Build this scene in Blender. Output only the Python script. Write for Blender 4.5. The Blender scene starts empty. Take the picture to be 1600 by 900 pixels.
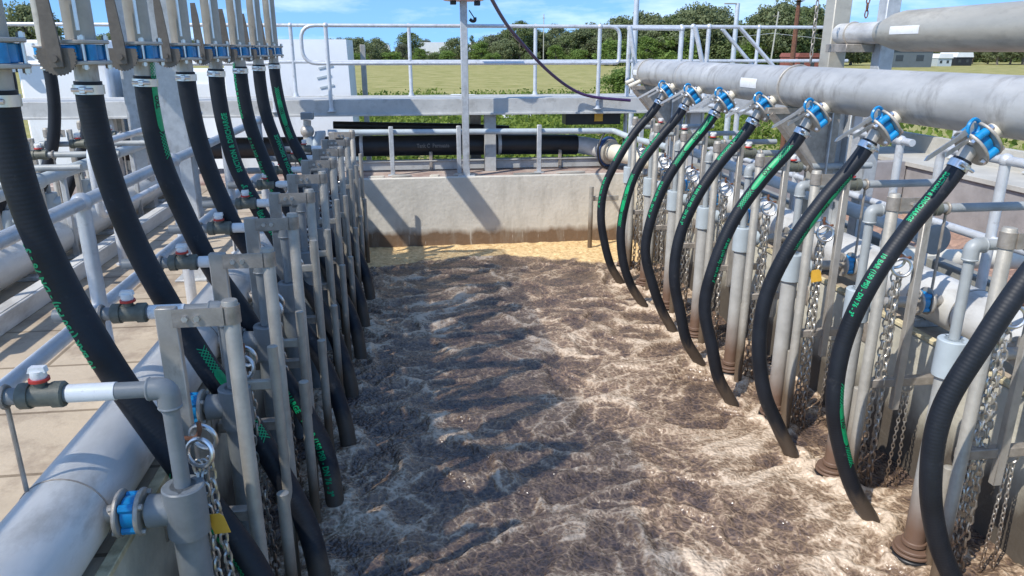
import bpy, bmesh, math, random
import numpy as np
from mathutils import Vector, Matrix, noise as mnoise
R = math.radians
random.seed(7); rng = np.random.default_rng(7)
scene = bpy.context.scene
col = scene.collection

# ------------------------------------------------------------------ camera, world, sun
EYE = 2.75
PITCH, YAW = 17.85, 7.51
cd = bpy.data.cameras.new('camera'); cam = bpy.data.objects.new('camera', cd); col.objects.link(cam)
cd.sensor_width = 36; cd.lens = 36*1155/1600; cd.clip_start = .05; cd.clip_end = 3000
cam.location = (0, 0, EYE); cam.rotation_euler = (R(90-PITCH), 0, R(-YAW))
scene.camera = cam

SUN = Vector((-.72, -.50, 1.0)).normalized()
world = bpy.data.worlds.new('World'); scene.world = world; world.use_nodes = True
wn, wl = world.node_tree.nodes, world.node_tree.links
bg = wn['Background']; bg.inputs['Strength'].default_value = .15
sky = wn.new('ShaderNodeTexSky'); sky.sky_type = 'NISHITA'; sky.sun_disc = False
sky.sun_elevation = math.asin(SUN.z); sky.sun_rotation = math.atan2(SUN.x, SUN.y)
sky.altitude = 0; sky.air_density = 1.0; sky.dust_density = .25; sky.ozone_density = 2.2
hs = wn.new('ShaderNodeHueSaturation'); hs.inputs['Saturation'].default_value = 1.22; hs.inputs['Value'].default_value = 1.35
wl.new(sky.outputs[0], hs.inputs['Color'])
tc = wn.new('ShaderNodeTexCoord')
up_ = wn.new('ShaderNodeVectorMath'); up_.operation = 'ADD'; up_.inputs[1].default_value = (0, 0, .24); wl.new(tc.outputs['Generated'], up_.inputs[0])
un_ = wn.new('ShaderNodeVectorMath'); un_.operation = 'NORMALIZE'; wl.new(up_.outputs[0], un_.inputs[0]); wl.new(un_.outputs[0], sky.inputs['Vector'])
mp = wn.new('ShaderNodeMapping'); mp.inputs['Scale'].default_value = (1.6, 1.6, 7)
mp.inputs['Rotation'].default_value = (0, .25, 0)
nz = wn.new('ShaderNodeTexNoise'); nz.inputs['Scale'].default_value = 2.2; nz.inputs['Detail'].default_value = 7; nz.inputs['Roughness'].default_value = .6
rp = wn.new('ShaderNodeValToRGB'); rp.color_ramp.elements[0].position = .50; rp.color_ramp.elements[1].position = .82
rp.color_ramp.elements[0].color = (0, 0, 0, 1); rp.color_ramp.elements[1].color = (.75, .75, .75, 1)
mx = wn.new('ShaderNodeMix'); mx.data_type = 'RGBA'; mx.inputs['B'].default_value = (7.6, 8.2, 9.0, 1)
wl.new(tc.outputs['Generated'], mp.inputs[0]); wl.new(mp.outputs[0], nz.inputs['Vector']); wl.new(nz.outputs[0], rp.inputs[0])
wl.new(rp.outputs[0], mx.inputs['Factor']); wl.new(hs.outputs[0], mx.inputs['A']); wl.new(mx.outputs['Result'], bg.inputs['Color'])

sl = bpy.data.lights.new('sun', 'SUN'); sl.energy = 3.8; sl.angle = R(.53); sl.color = (1, .955, .88)
so = bpy.data.objects.new('sun', sl); col.objects.link(so); so.rotation_euler = SUN.to_track_quat('Z', 'Y').to_euler()
so.location = (0, 0, 20)
vs = scene.view_settings
vs.view_transform = 'Standard'; vs.look = 'None'; vs.exposure = .40; vs.gamma = 1; vs.use_curve_mapping = False
scene.cycles.max_bounces = 6

# ------------------------------------------------------------------ helpers
def at(px, py, Y):
    """world X, Z of a photo point on the vertical plane at distance Y"""
    th, ps = R(PITCH), R(YAW)
    a, b = px-800, 450-py
    f = 1155*math.cos(th)+b*math.sin(th); u = -1155*math.sin(th)+b*math.cos(th)
    X = a*math.cos(ps)+f*math.sin(ps); Yy = -a*math.sin(ps)+f*math.cos(ps)
    t = Y/Yy
    return Vector((X*t, Y, EYE+u*t))

def spline(pts, n=8):
    P = [Vector(p) for p in pts]; P = [P[0]*2-P[1]]+P+[P[-1]*2-P[-2]]; out = []
    for i in range(1, len(P)-2):
        p0, p1, p2, p3 = P[i-1:i+3]
        for j in range(n):
            t = j/n
            out.append(.5*((2*p1)+(p2-p0)*t+(2*p0-5*p1+4*p2-p3)*t*t+(3*p1-p0-3*p2+p3)*t**3))
    out.append(P[-2]); return out

def fillet(pts, r, n=5):
    P = [Vector(p) for p in pts]; out = [P[0]]
    for i in range(1, len(P)-1):
        a = (P[i-1]-P[i]); b = (P[i+1]-P[i]); d = min(r, a.length*.49, b.length*.49)
        A = P[i]+a.normalized()*d; B = P[i]+b.normalized()*d
        for j in range(n+1):
            t = j/n; out.append(A*(1-t)**2+P[i]*2*t*(1-t)+B*t*t)
    out.append(P[-1]); return out

def frames(P):
    T = [(P[min(i+1, len(P)-1)]-P[max(i-1, 0)]).normalized() for i in range(len(P))]
    up = Vector((0, 1, 0)) if abs(T[0].y) < .9 else Vector((1, 0, 0))
    u = (up-T[0]*up.dot(T[0])).normalized(); F = []
    for t in T:
        u = (u-t*u.dot(t)).normalized(); F.append((t, u, t.cross(u)))
    return F

class MB:
    def __init__(s): s.v = []; s.f = []; s.uv = []
    def add(s, vs, fs, uvs=None):
        b = len(s.v); s.v += [Vector(v) for v in vs]
        for i, f in enumerate(fs):
            s.f.append([b+k for k in f]); s.uv.append(uvs[i] if uvs else None)
        return s
    def box(s, c, d, rot=None, bev=.006):
        c = Vector(c); h = [x/2 for x in d]; bev = min(bev, min(h)*.4)
        V = {}; vs = []
        for sx in (0, 1):
            for sy in (0, 1):
                for sz in (0, 1):
                    for a in range(3):
                        p = [(h[i] if (sx, sy, sz)[i] else -h[i]) for i in range(3)]
                        for i in range(3):
                            if i != a: p[i] -= bev*(1 if p[i] > 0 else -1)
                        p = Vector(p)
                        if rot is not None: p = rot @ p
                        V[(sx, sy, sz, a)] = len(vs); vs.append(c+p)
        fs = []
        def k(dic, a): return V[(dic[0], dic[1], dic[2], a)]
        for a in range(3):
            o = [i for i in range(3) if i != a]
            for sg in (0, 1):
                q = []
                for (x, y) in ((0, 0), (1, 0), (1, 1), (0, 1)):
                    d_ = {a: sg, o[0]: x, o[1]: y}; q.append(k(d_, a))
                fs.append(q)
        for c_ in range(3):
            a, b = [i for i in range(3) if i != c_]
            for sa in (0, 1):
                for sb in (0, 1):
                    d0 = {a: sa, b: sb, c_: 0}; d1 = {a: sa, b: sb, c_: 1}
                    fs.append([k(d0, a), k(d1, a), k(d1, b), k(d0, b)])
        for sx in (0, 1):
            for sy in (0, 1):
                for sz in (0, 1):
                    d0 = {0: sx, 1: sy, 2: sz}; fs.append([k(d0, 0), k(d0, 1), k(d0, 2)])
        return s.add(vs, fs)
    def tube(s, pts, r, seg=12, cap=True, closed=False):
        P = [Vector(p) for p in pts]; n = len(P); rr = r if isinstance(r, (list, tuple)) else [r]*n
        F = frames(P); vs = []; L = [0]
        for i in range(1, n): L.append(L[-1]+(P[i]-P[i-1]).length)
        for i in range(n):
            t, u, w = F[i]
            for j in range(seg):
                a = 2*math.pi*j/seg; vs.append(P[i]+(u*math.cos(a)+w*math.sin(a))*rr[i])
        fs = []; uvs = []
        for i in range(n-1 if not closed else n):
            i2 = (i+1) % n
            for j in range(seg):
                j2 = (j+1) % seg
                fs.append([i*seg+j, i*seg+j2, i2*seg+j2, i2*seg+j])
                uvs.append([(j/seg, L[i]), ((j+1)/seg, L[i]), ((j+1)/seg, L[i2] if i2 else L[i]), (j/seg, L[i2] if i2 else L[i])])
        if cap and not closed:
            fs.append(list(range(seg))[::-1]); uvs.append(None)
            fs.append([(n-1)*seg+j for j in range(seg)]); uvs.append(None)
        return s.add(vs, fs, uvs)
    def cyl(s, a, b, r, seg=16, r2=None):
        a, b = Vector(a), Vector(b); r2 = r if r2 is None else r2
        return s.tube([a, b], [r, r2], seg)
    def disc(s, c, ax, r, th, seg=24, ch=.004):
        c = Vector(c); ax = Vector(ax).normalized()
        return s.tube([c-ax*th/2, c-ax*(th/2-ch), c+ax*(th/2-ch), c+ax*th/2], [r-ch, r, r, r-ch], seg)
    def torus(s, c, ax, Rr, r, seg=24, sg=8, a0=0, a1=2*math.pi):
        c = Vector(c); ax = Vector(ax).normalized(); u = ax.orthogonal().normalized(); w = ax.cross(u)
        full = abs(a1-a0-2*math.pi) < 1e-4
        P = [c+(u*math.cos(a0+(a1-a0)*i/seg)+w*math.sin(a0+(a1-a0)*i/seg))*Rr for i in range(seg if full else seg+1)]
        if full:
            vs = []; fs = []
            for i, p in enumerate(P):
                d = (p-c).normalized()
                for j in range(sg):
                    a = 2*math.pi*j/sg; vs.append(p+(d*math.cos(a)+ax*math.sin(a))*r)
            for i in range(seg):
                for j in range(sg):
                    i2, j2 = (i+1) % seg, (j+1) % sg
                    fs.append([i*sg+j, i2*sg+j, i2*sg+j2, i*sg+j2])
            return s.add(vs, fs)
        return s.tube(P, r, sg)
    def ball(s, c, r, seg=12, rings=8, sc=(1, 1, 1)):
        c = Vector(c); vs = []; fs = []
        for i in range(1, rings):
            ph = math.pi*i/rings
            for j in range(seg):
                a = 2*math.pi*j/seg
                vs.append(c+Vector((math.sin(ph)*math.cos(a)*sc[0], math.sin(ph)*math.sin(a)*sc[1], math.cos(ph)*sc[2]))*r)
        top = len(vs); vs.append(c+Vector((0, 0, r*sc[2]))); vs.append(c-Vector((0, 0, r*sc[2])))
        for i in range(rings-2):
            for j in range(seg):
                j2 = (j+1) % seg; fs.append([i*seg+j, i*seg+j2, (i+1)*seg+j2, (i+1)*seg+j])
        for j in range(seg):
            j2 = (j+1) % seg; fs.append([top, j2, j]); fs.append([top+1, (rings-2)*seg+j, (rings-2)*seg+j2])
        return s.add(vs, fs)
    def prism(s, poly, o, ux, uy, th):
        """flat polygon in plane (ux,uy) at o, thickness th along ux x uy"""
        o, ux, uy = Vector(o), Vector(ux).normalized(), Vector(uy).normalized(); n = ux.cross(uy).normalized(); m = len(poly)
        vs = [o+ux*p[0]+uy*p[1]-n*th/2 for p in poly]+[o+ux*p[0]+uy*p[1]+n*th/2 for p in poly]
        fs = [list(range(m))[::-1], list(range(m, 2*m))]+[[i, (i+1) % m, m+(i+1) % m, m+i] for i in range(m)]
        return s.add(vs, fs)
    def build(s, name, mat, parent=None, org=None, smooth=40, recalc=True):
        if parent is not None: o_ = Vector(parent_origin(parent))
        else: o_ = Vector(org) if org is not None else Vector((0, 0, 0))
        me = bpy.data.meshes.new(name); me.from_pydata([tuple(v-o_) for v in s.v], [], s.f)
        uvl = me.uv_layers.new(name='UVMap'); dat = []
        for f, u in zip(s.f, s.uv):
            if u: dat += [c for p in u for c in p]
            else: dat += [0.0]*(2*len(f))
        uvl.data.foreach_set('uv', dat)
        if recalc:
            bm = bmesh.new(); bm.from_mesh(me); bmesh.ops.recalc_face_normals(bm, faces=bm.faces); bm.to_mesh(me); bm.free()
        me.polygons.foreach_set('use_smooth', [True]*len(me.polygons))
        try: me.set_sharp_from_angle(angle=R(smooth))
        except Exception: pass
        me.materials.append(mat); me.update()
        o = bpy.data.objects.new(name, me); col.objects.link(o)
        if parent is not None:
            o.parent = parent; ORG[o.name] = tuple(o_)
        else:
            o.location = o_; ORG[o.name] = tuple(o_)
        return o
ORG = {}
def parent_origin(p): return ORG[p.name]

def tag(o, label=None, cat=None, group=None, kind=None):
    if label: o['label'] = label
    if cat: o['category'] = cat
    if group: o['group'] = group
    if kind: o['kind'] = kind
    return o
def thing(name, loc, label, cat, group=None):
    o = bpy.data.objects.new(name, None); col.objects.link(o); o.location = loc; o.empty_display_size = .1
    ORG[o.name] = tuple(loc); return tag(o, label, cat, group)
def children(o): return [c for c in bpy.data.objects if c.parent == o]
KIDS = {}
def dup(root, delta, label, group=None):
    def rec(o, par):
        c = o.copy(); col.objects.link(c)
        if par is not None: c.parent = par
        for ch in KIDS.setdefault(o.name, children(o)): rec(ch, c)
        return c
    r = rec(root, None); r.location = Vector(root.location)+Vector(delta)
    ORG[r.name] = tuple(r.location); r['label'] = label
    if group: r['group'] = group
    return r
ORD = ['nearest', 'second', 'third', 'fourth', 'fifth', 'sixth', 'seventh', 'eighth', 'ninth']

# ------------------------------------------------------------------ materials
def mat(name, base, rough=.5, metal=0., var=.15, scale=6., var2=None, bump=0., bscale=40., streak=None, detail=6, spec=.5, coords='Object'):
    m = bpy.data.materials.new(name); m.use_nodes = True; n, l = m.node_tree.nodes, m.node_tree.links
    b = n['Principled BSDF']; b.inputs['Roughness'].default_value = rough; b.inputs['Metallic'].default_value = metal
    b.inputs['Specular IOR Level'].default_value = spec
    tc = n.new('ShaderNodeTexCoord'); mp = n.new('ShaderNodeMapping'); l.new(tc.outputs[coords], mp.inputs[0])
    if streak: mp.inputs['Scale'].default_value = streak
    t = n.new('ShaderNodeTexNoise'); t.inputs['Scale'].default_value = scale; t.inputs['Detail'].default_value = detail; t.inputs['Roughness'].default_value = .62
    l.new(mp.outputs[0], t.inputs['Vector'])
    r = n.new('ShaderNodeValToRGB'); e = r.color_ramp.elements; e[0].position = .3; e[1].position = .72
    lo = var2 if var2 else tuple(c*(1-var) for c in base); hi = tuple(min(1, c*(1+var)) for c in base)
    e[0].color = (*lo, 1); e[1].color = (*hi, 1)
    l.new(t.outputs[0], r.inputs[0]); l.new(r.outputs[0], b.inputs['Base Color'])
    rr = n.new('ShaderNodeMapRange'); rr.inputs['To Min'].default_value = max(.02, rough-.1); rr.inputs['To Max'].default_value = min(1, rough+.12)
    l.new(t.outputs[0], rr.inputs['Value']); l.new(rr.outputs[0], b.inputs['Roughness'])
    if bump:
        t2 = n.new('ShaderNodeTexNoise'); t2.inputs['Scale'].default_value = bscale; t2.inputs['Detail'].default_value = 5
        l.new(tc.outputs[coords], t2.inputs['Vector'])
        bp = n.new('ShaderNodeBump'); bp.inputs['Strength'].default_value = bump; bp.inputs['Distance'].default_value = .02
        l.new(t2.outputs[0], bp.inputs['Height']); l.new(bp.outputs[0], b.inputs['Normal'])
    return m
M = {}
def dirty(m, colr, lo, hi, amt, scale=3.0, stretch=(1, .5, 1.6)):
    n, l = m.node_tree.nodes, m.node_tree.links; b = n['Principled BSDF']; g = n.new('ShaderNodeNewGeometry'); mp = n.new('ShaderNodeMapping'); mp.inputs['Scale'].default_value = stretch; l.new(g.outputs['Position'], mp.inputs[0])
    t = n.new('ShaderNodeTexNoise'); t.inputs['Scale'].default_value = scale; t.inputs['Detail'].default_value = 10; t.inputs['Roughness'].default_value = .68; l.new(mp.outputs[0], t.inputs['Vector'])
    r = n.new('ShaderNodeMapRange'); r.inputs['From Min'].default_value = lo; r.inputs['From Max'].default_value = hi; r.inputs['To Max'].default_value = amt; l.new(t.outputs[0], r.inputs['Value'])
    mi = n.new('ShaderNodeMix'); mi.data_type = 'RGBA'; mi.inputs['B'].default_value = (*colr, 1); l.new(b.inputs['Base Color'].links[0].from_socket, mi.inputs['A']); l.new(r.outputs[0], mi.inputs['Factor']); l.new(mi.outputs['Result'], b.inputs['Base Color']); return m
M['steel'] = mat('weathered_stainless', (.45, .415, .365), .48, .45, .22, 5, bump=.08, bscale=60)
M['riser'] = mat('riser_steel', (.42, .37, .30), .5, .3, .22, 5, bump=.06)
M['pipe'] = mat('dull_steel_pipe', (.64, .63, .60), .45, .15, .20, 3.5, streak=(1, .35, 1), bump=.06, bscale=25)
M['pipe_warm'] = mat('mill_steel_pipe', (.50, .46, .38), .42, .35, .18, 4, streak=(1, .3, 1), bump=.06, bscale=25)
M['rail'] = mat('galvanised_rail', (.60, .615, .63), .38, .3, .14, 9, bump=.05, bscale=70)
M['galv'] = mat('galvanised_column', (.50, .51, .51), .5, .35, .18, 14, bump=.08)
M['shiny'] = mat('polished_steel', (.72, .71, .69), .3, 1., .12, 20)
M['pvc'] = mat('grey_plastic_pipe', (.20, .215, .22), .42, 0, .18, 8, bump=.04)
M['pvc_pale'] = mat('pale_plastic_pipe', (.42, .47, .49), .4, 0, .12, 6)
M['pvc_olive'] = mat('olive_grey_valve', (.12, .125, .10), .5, 0, .3, 20, bump=.05)
M['white'] = mat('white_plastic', (.78, .78, .76), .4, 0, .05, 10)
M['cream'] = mat('cream_plastic', (.66, .61, .50), .45, 0, .1, 8)
M['white_paint'] = mat('white_paint', (.82, .83, .83), .45, 0, .05, 2)
M['blue'] = mat('blue_enamel', (.004, .22, .50), .3, 0, .25, 14, spec=.6)
M['navy'] = mat('dark_blue_paint', (.03, .08, .22), .4, 0, .2, 14)
M['cast'] = mat('brown_cast_plate', (.17, .145, .12), .6, .2, .2, 25, bump=.08, bscale=90)
M['header'] = mat('header_steel', (.50, .485, .455), .45, .25, .24, 4, streak=(1, .35, 1), bump=.06, bscale=25)
M['pvc_light'] = mat('faded_plastic_pipe', (.33, .35, .35), .45, 0, .18, 8, bump=.04)
M['red'] = mat('red_plastic', (.5, .04, .03), .4, 0, .1, 10)
M['yellow'] = mat('yellow_tag', (.75, .42, .05), .5, 0, .1, 10)
M['yellow_coping'] = mat('yellowed_coping', (.60, .52, .33), .7, 0, .25, 12, var2=(.24, .20, .12), bump=.2)
M['black'] = mat('black_plastic', (.018, .018, .02), .42, 0, .3, 8)
M['bracket'] = mat('bracket_steel', (.35, .31, .265), .5, .4, .35, 10, bump=.15)
M['rust'] = mat('rusty_steel', (.16, .07, .04), .8, .1, .4, 20, bump=.3)
M['purple'] = mat('purple_cable', (.05, .02, .08), .4, 0, .1, 10)
M['concrete'] = mat('concrete_wall', (.44, .42, .37), .8, 0, .14, 3, bump=.25, bscale=30)
M['concrete_dark'] = mat('grey_kerb', (.24, .24, .22), .85, 0, .2, 5, bump=.25, bscale=30)
M['deck'] = mat('fibreglass_deck', (.46, .46, .44), .6, 0, .12, 5, bump=.1)
M['shed'] = mat('grey_shed', (.11, .13, .14), .6, 0, .1, 1)
M['roof'] = mat('pale_roof', (.72, .73, .72), .5, 0, .08, .5)
M['brick'] = mat('red_brown_wall', (.22, .07, .05), .8, 0, .3, 2)
M['glass'] = mat('dark_glass', (.03, .035, .04), .1, 0, .1, 2, spec=.8)
M['bark'] = mat('tree_bark', (.20, .17, .14), .9, 0, .3, 3)
M['lettering'] = mat('green_print', (.0, .36, .14), .5, 0, .15, 60)
M['lettering_dark'] = mat('black_print', (.012, .014, .013), .6, 0, .1, 10)
M['lettering_pale'] = mat('chalk_print', (.16, .16, .15), .8, 0, .4, 50)
M['band'] = mat('green_band', (.0, .32, .11), .45, 0, .2, 90)

dirty(M['pipe'], (.24, .22, .19), .52, .68, .55); dirty(M['header'], (.20, .175, .15), .52, .66, .6, 4, (1, 1.6, .7)); dirty(M['pipe_warm'], (.22, .19, .15), .52, .68, .5, 4)
dirty(M['rail'], (.22, .19, .15), .56, .70, .45, 12, (1, 1, 1)); dirty(M['deck'], (.22, .21, .19), .52, .66, .5, 5, (1, 1, 1)); dirty(M['galv'], (.2, .18, .16), .54, .68, .5, 8, (1, 1, .4))
dirty(M['white_paint'], (.40, .38, .33), .54, .70, .4, 2, (1, 1, .5)); dirty(M['steel'], (.17, .14, .11), .54, .68, .5, 14, (1, 1, .4)); dirty(M['white'], (.35, .25, .2), .55, .7, .4, 30, (1, 1, 1))
def leafmat(name, a, b):
    m = mat(name, a, .65, 0, .1, .35, var2=b, coords='Object', detail=3); n, l = m.node_tree.nodes, m.node_tree.links
    b = n['Principled BSDF']; b.inputs['Specular IOR Level'].default_value = .25
    tr = n.new('ShaderNodeBsdfTranslucent'); l.new(b.inputs['Base Color'].links[0].from_socket, tr.inputs['Color'])
    ms = n.new('ShaderNodeMixShader'); ms.inputs[0].default_value = .42; l.new(b.outputs[0], ms.inputs[1]); l.new(tr.outputs[0], ms.inputs[2]); l.new(ms.outputs[0], n['Material Output'].inputs['Surface'])
    return m
M['leaf_a'] = leafmat('gum_foliage', (.26, .31, .13), (.11, .15, .055))
M['leaf_b'] = leafmat('olive_foliage', (.29, .32, .16), (.14, .17, .08))
M['leaf_c'] = leafmat('bright_foliage', (.26, .35, .09), (.12, .19, .045))
M['leaf_d'] = leafmat('grey_foliage', (.24, .25, .16), (.13, .14, .09))
M['weeds'] = leafmat('weed_foliage', (.24, .30, .05), (.10, .16, .03))

def hose_mat():
    m = mat('ribbed_rubber', (.012, .0145, .020), .52, 0, .3, 5, spec=.35); n, l = m.node_tree.nodes, m.node_tree.links
    b = n['Principled BSDF']; uv = n.new('ShaderNodeUVMap'); sp = n.new('ShaderNodeSeparateXYZ'); l.new(uv.outputs[0], sp.inputs[0])
    mu = n.new('ShaderNodeMath'); mu.operation = 'MULTIPLY'; mu.inputs[1].default_value = 2*math.pi/.017; l.new(sp.outputs['Y'], mu.inputs[0])
    si = n.new('ShaderNodeMath'); si.operation = 'SINE'; l.new(mu.outputs[0], si.inputs[0])
    bp = n.new('ShaderNodeBump'); bp.inputs['Strength'].default_value = .10; bp.inputs['Distance'].default_value = .002
    l.new(si.outputs[0], bp.inputs['Height']); l.new(bp.outputs[0], b.inputs['Normal'])
    # dried sludge on the lowest 0.35 m
    g = n.new('ShaderNodeNewGeometry'); s2 = n.new('ShaderNodeSeparateXYZ'); l.new(g.outputs['Position'], s2.inputs[0])
    t = n.new('ShaderNodeTexNoise'); t.inputs['Scale'].default_value = 14
    ad = n.new('ShaderNodeMath'); ad.operation = 'MULTIPLY_ADD'; ad.inputs[1].default_value = .25; l.new(t.outputs[0], ad.inputs[0]); l.new(s2.outputs['Z'], ad.inputs[2])
    mr = n.new('ShaderNodeMapRange'); mr.inputs['From Min'].default_value = .33; mr.inputs['From Max'].default_value = .46; mr.inputs['To Min'].default_value = .75; mr.inputs['To Max'].default_value = 0
    l.new(ad.outputs[0], mr.inputs['Value'])
    mi = n.new('ShaderNodeMix'); mi.data_type = 'RGBA'; mi.inputs['B'].default_value = (.11, .08, .055, 1)
    old = b.inputs['Base Color'].links[0].from_socket; l.new(old, mi.inputs['A']); l.new(mr.outputs[0], mi.inputs['Factor']); l.new(mi.outputs['Result'], b.inputs['Base Color'])
    sc = n.new('ShaderNodeTexNoise'); sc.inputs['Scale'].default_value = 9; sc.inputs['Detail'].default_value = 9; sc.inputs['Roughness'].default_value = .7; l.new(g.outputs['Position'], sc.inputs['Vector'])
    sr = n.new('ShaderNodeMapRange'); sr.inputs['From Min'].default_value = .60; sr.inputs['From Max'].default_value = .72; sr.inputs['To Max'].default_value = .55; l.new(sc.outputs[0], sr.inputs['Value'])
    m3 = n.new('ShaderNodeMix'); m3.data_type = 'RGBA'; m3.inputs['B'].default_value = (.075, .072, .07, 1); l.new(mi.outputs['Result'], m3.inputs['A']); l.new(sr.outputs[0], m3.inputs['Factor']); l.new(m3.outputs['Result'], b.inputs['Base Color'])
    return m
M['hose'] = hose_mat()

def stained(name, src_kw, zlo, zhi, colr, amp=.12):
    m = mat(name, **src_kw); n, l = m.node_tree.nodes, m.node_tree.links; b = n['Principled BSDF']
    g = n.new('ShaderNodeNewGeometry'); s2 = n.new('ShaderNodeSeparateXYZ'); l.new(g.outputs['Position'], s2.inputs[0])
    t = n.new('ShaderNodeTexNoise'); t.inputs['Scale'].default_value = 5; t.inputs['Detail'].default_value = 8
    mpp = n.new('ShaderNodeMapping'); mpp.inputs['Scale'].default_value = (1, 1, .35); l.new(g.outputs['Position'], mpp.inputs[0]); l.new(mpp.outputs[0], t.inputs['Vector'])
    ad = n.new('ShaderNodeMath'); ad.operation = 'MULTIPLY_ADD'; ad.inputs[1].default_value = amp*4; l.new(t.outputs[0], ad.inputs[0]); l.new(s2.outputs['Z'], ad.inputs[2])
    mr = n.new('ShaderNodeMapRange'); mr.inputs['From Min'].default_value = zlo+amp*2; mr.inputs['From Max'].default_value = zhi+amp*2
    mr.inputs['To Min'].default_value = .92; mr.inputs['To Max'].default_value = 0; l.new(ad.outputs[0], mr.inputs['Value'])
    mi = n.new('ShaderNodeMix'); mi.data_type = 'RGBA'; mi.inputs['B'].default_value = (*colr, 1)
    old = b.inputs['Base Color'].links[0].from_socket; l.new(old, mi.inputs['A']); l.new(mr.outputs[0], mi.inputs['Factor']); l.new(mi.outputs['Result'], b.inputs['Base Color'])
    return m
M['tankwall'] = stained('stained_tank_concrete', dict(base=(.58, .54, .46), rough=.8, var=.12, scale=2.5, bump=.3, bscale=18), .20, .29, (.14, .075, .032), .06)
dirty(M['tankwall'], (.34, .31, .25), .54, .68, .4, 3, (1.6, 1, .35)); dirty(M['tankwall'], (.60, .57, .50), .60, .64, .5, 6, (2.2, 1, .2))
M['tankwall_side'] = stained('stained_side_concrete', dict(base=(.50, .47, .38), rough=.8, var=.25, scale=4, bump=.3, bscale=18), .35, .62, (.055, .04, .028))
M['drop'] = stained('sludge_stained_pipe', dict(base=(.40, .39, .36), rough=.55, var=.15, scale=8, bump=.1), .22, .62, (.13, .065, .035), .06)
M['guide'] = stained('guide_pipe_steel', dict(base=(.40, .37, .315), rough=.5, metal=.3, var=.2, scale=8, bump=.1), .30, .55, (.13, .085, .05), .06)
M['chain'] = stained('chain_steel', dict(base=(.50, .47, .42), rough=.33, metal=.7, var=.2, scale=30), .15, .6, (.22, .15, .10), .05)
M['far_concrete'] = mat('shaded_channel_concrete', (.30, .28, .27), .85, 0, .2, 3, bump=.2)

def slab_mat():
    m = mat('paved_slab_painted_shadow', (.47, .39, .295), .85, 0, .14, 2.2, bump=.2, bscale=35); n, l = m.node_tree.nodes, m.node_tree.links; b = n['Principled BSDF']
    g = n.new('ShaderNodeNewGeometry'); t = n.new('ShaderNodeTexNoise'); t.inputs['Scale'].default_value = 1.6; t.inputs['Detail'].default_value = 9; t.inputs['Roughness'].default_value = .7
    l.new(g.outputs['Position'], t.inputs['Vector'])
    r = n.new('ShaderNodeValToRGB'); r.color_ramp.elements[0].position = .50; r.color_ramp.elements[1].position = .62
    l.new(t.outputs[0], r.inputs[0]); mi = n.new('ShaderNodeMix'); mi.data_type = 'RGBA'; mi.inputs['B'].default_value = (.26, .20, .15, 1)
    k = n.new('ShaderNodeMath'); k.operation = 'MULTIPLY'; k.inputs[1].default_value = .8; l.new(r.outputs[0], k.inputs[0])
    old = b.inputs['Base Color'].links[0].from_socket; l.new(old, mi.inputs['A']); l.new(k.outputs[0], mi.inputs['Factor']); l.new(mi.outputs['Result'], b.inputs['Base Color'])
    bk = n.new('ShaderNodeTexBrick'); bk.inputs['Scale'].default_value = 1; bk.inputs['Mortar Size'].default_value = .012; bk.inputs['Brick Width'].default_value = 1.1; bk.inputs['Row Height'].default_value = .62  # joint grid doubles as rail shadows painted into the slab colour
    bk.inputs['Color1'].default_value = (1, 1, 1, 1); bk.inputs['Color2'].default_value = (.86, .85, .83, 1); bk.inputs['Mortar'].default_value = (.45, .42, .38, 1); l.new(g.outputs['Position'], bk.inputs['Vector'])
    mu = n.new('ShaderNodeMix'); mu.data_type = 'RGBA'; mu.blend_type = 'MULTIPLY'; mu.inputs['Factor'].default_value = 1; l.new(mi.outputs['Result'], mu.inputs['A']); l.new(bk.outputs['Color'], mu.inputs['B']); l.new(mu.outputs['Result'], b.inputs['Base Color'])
    return m
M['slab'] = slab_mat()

# ------------------------------------------------------------------ numpy noise
def lattice_noise(x, y, seed):
    r = np.random.default_rng(seed); G = r.uniform(-1, 1, (256, 256)).astype(np.float32)
    xi, yi = np.floor(x).astype(int), np.floor(y).astype(int); fx, fy = x-xi, y-yi
    fx = fx*fx*fx*(fx*(fx*6-15)+10); fy = fy*fy*fy*(fy*(fy*6-15)+10)
    a, b = G[xi & 255, yi & 255], G[(xi+1) & 255, yi & 255]; c, d = G[xi & 255, (yi+1) & 255], G[(xi+1) & 255, (yi+1) & 255]
    return (a*(1-fx)+b*fx)*(1-fy)+(c*(1-fx)+d*fx)*fy
def fbm(x, y, seed, oct=4, gain=.5):
    s = 0; a = 1; t = 0
    for i in range(oct):
        s = s+a*lattice_noise(x*2**i+13.7*i, y*2**i+7.3*i, seed+i); t += a; a *= gain
    return s/t
def worley(x, y, seed):
    r = np.random.default_rng(seed); JX = r.random((64, 64)); JY = r.random((64, 64))
    xi, yi = np.floor(x).astype(int), np.floor(y).astype(int)
    f1 = np.full(x.shape, 9.); f2 = np.full(x.shape, 9.)
    for dx in (-1, 0, 1):
        for dy in (-1, 0, 1):
            cx, cy = xi+dx, yi+dy
            d = np.hypot(cx+JX[cx & 63, cy & 63]-x, cy+JY[cx & 63, cy & 63]-y)
            f2 = np.where(d < f1, f1, np.minimum(f2, d)); f1 = np.minimum(f1, d)
    return f1, f2
def sstep(a, b, x): t = np.clip((x-a)/(b-a), 0, 1); return t*t*(3-2*t)

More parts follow.
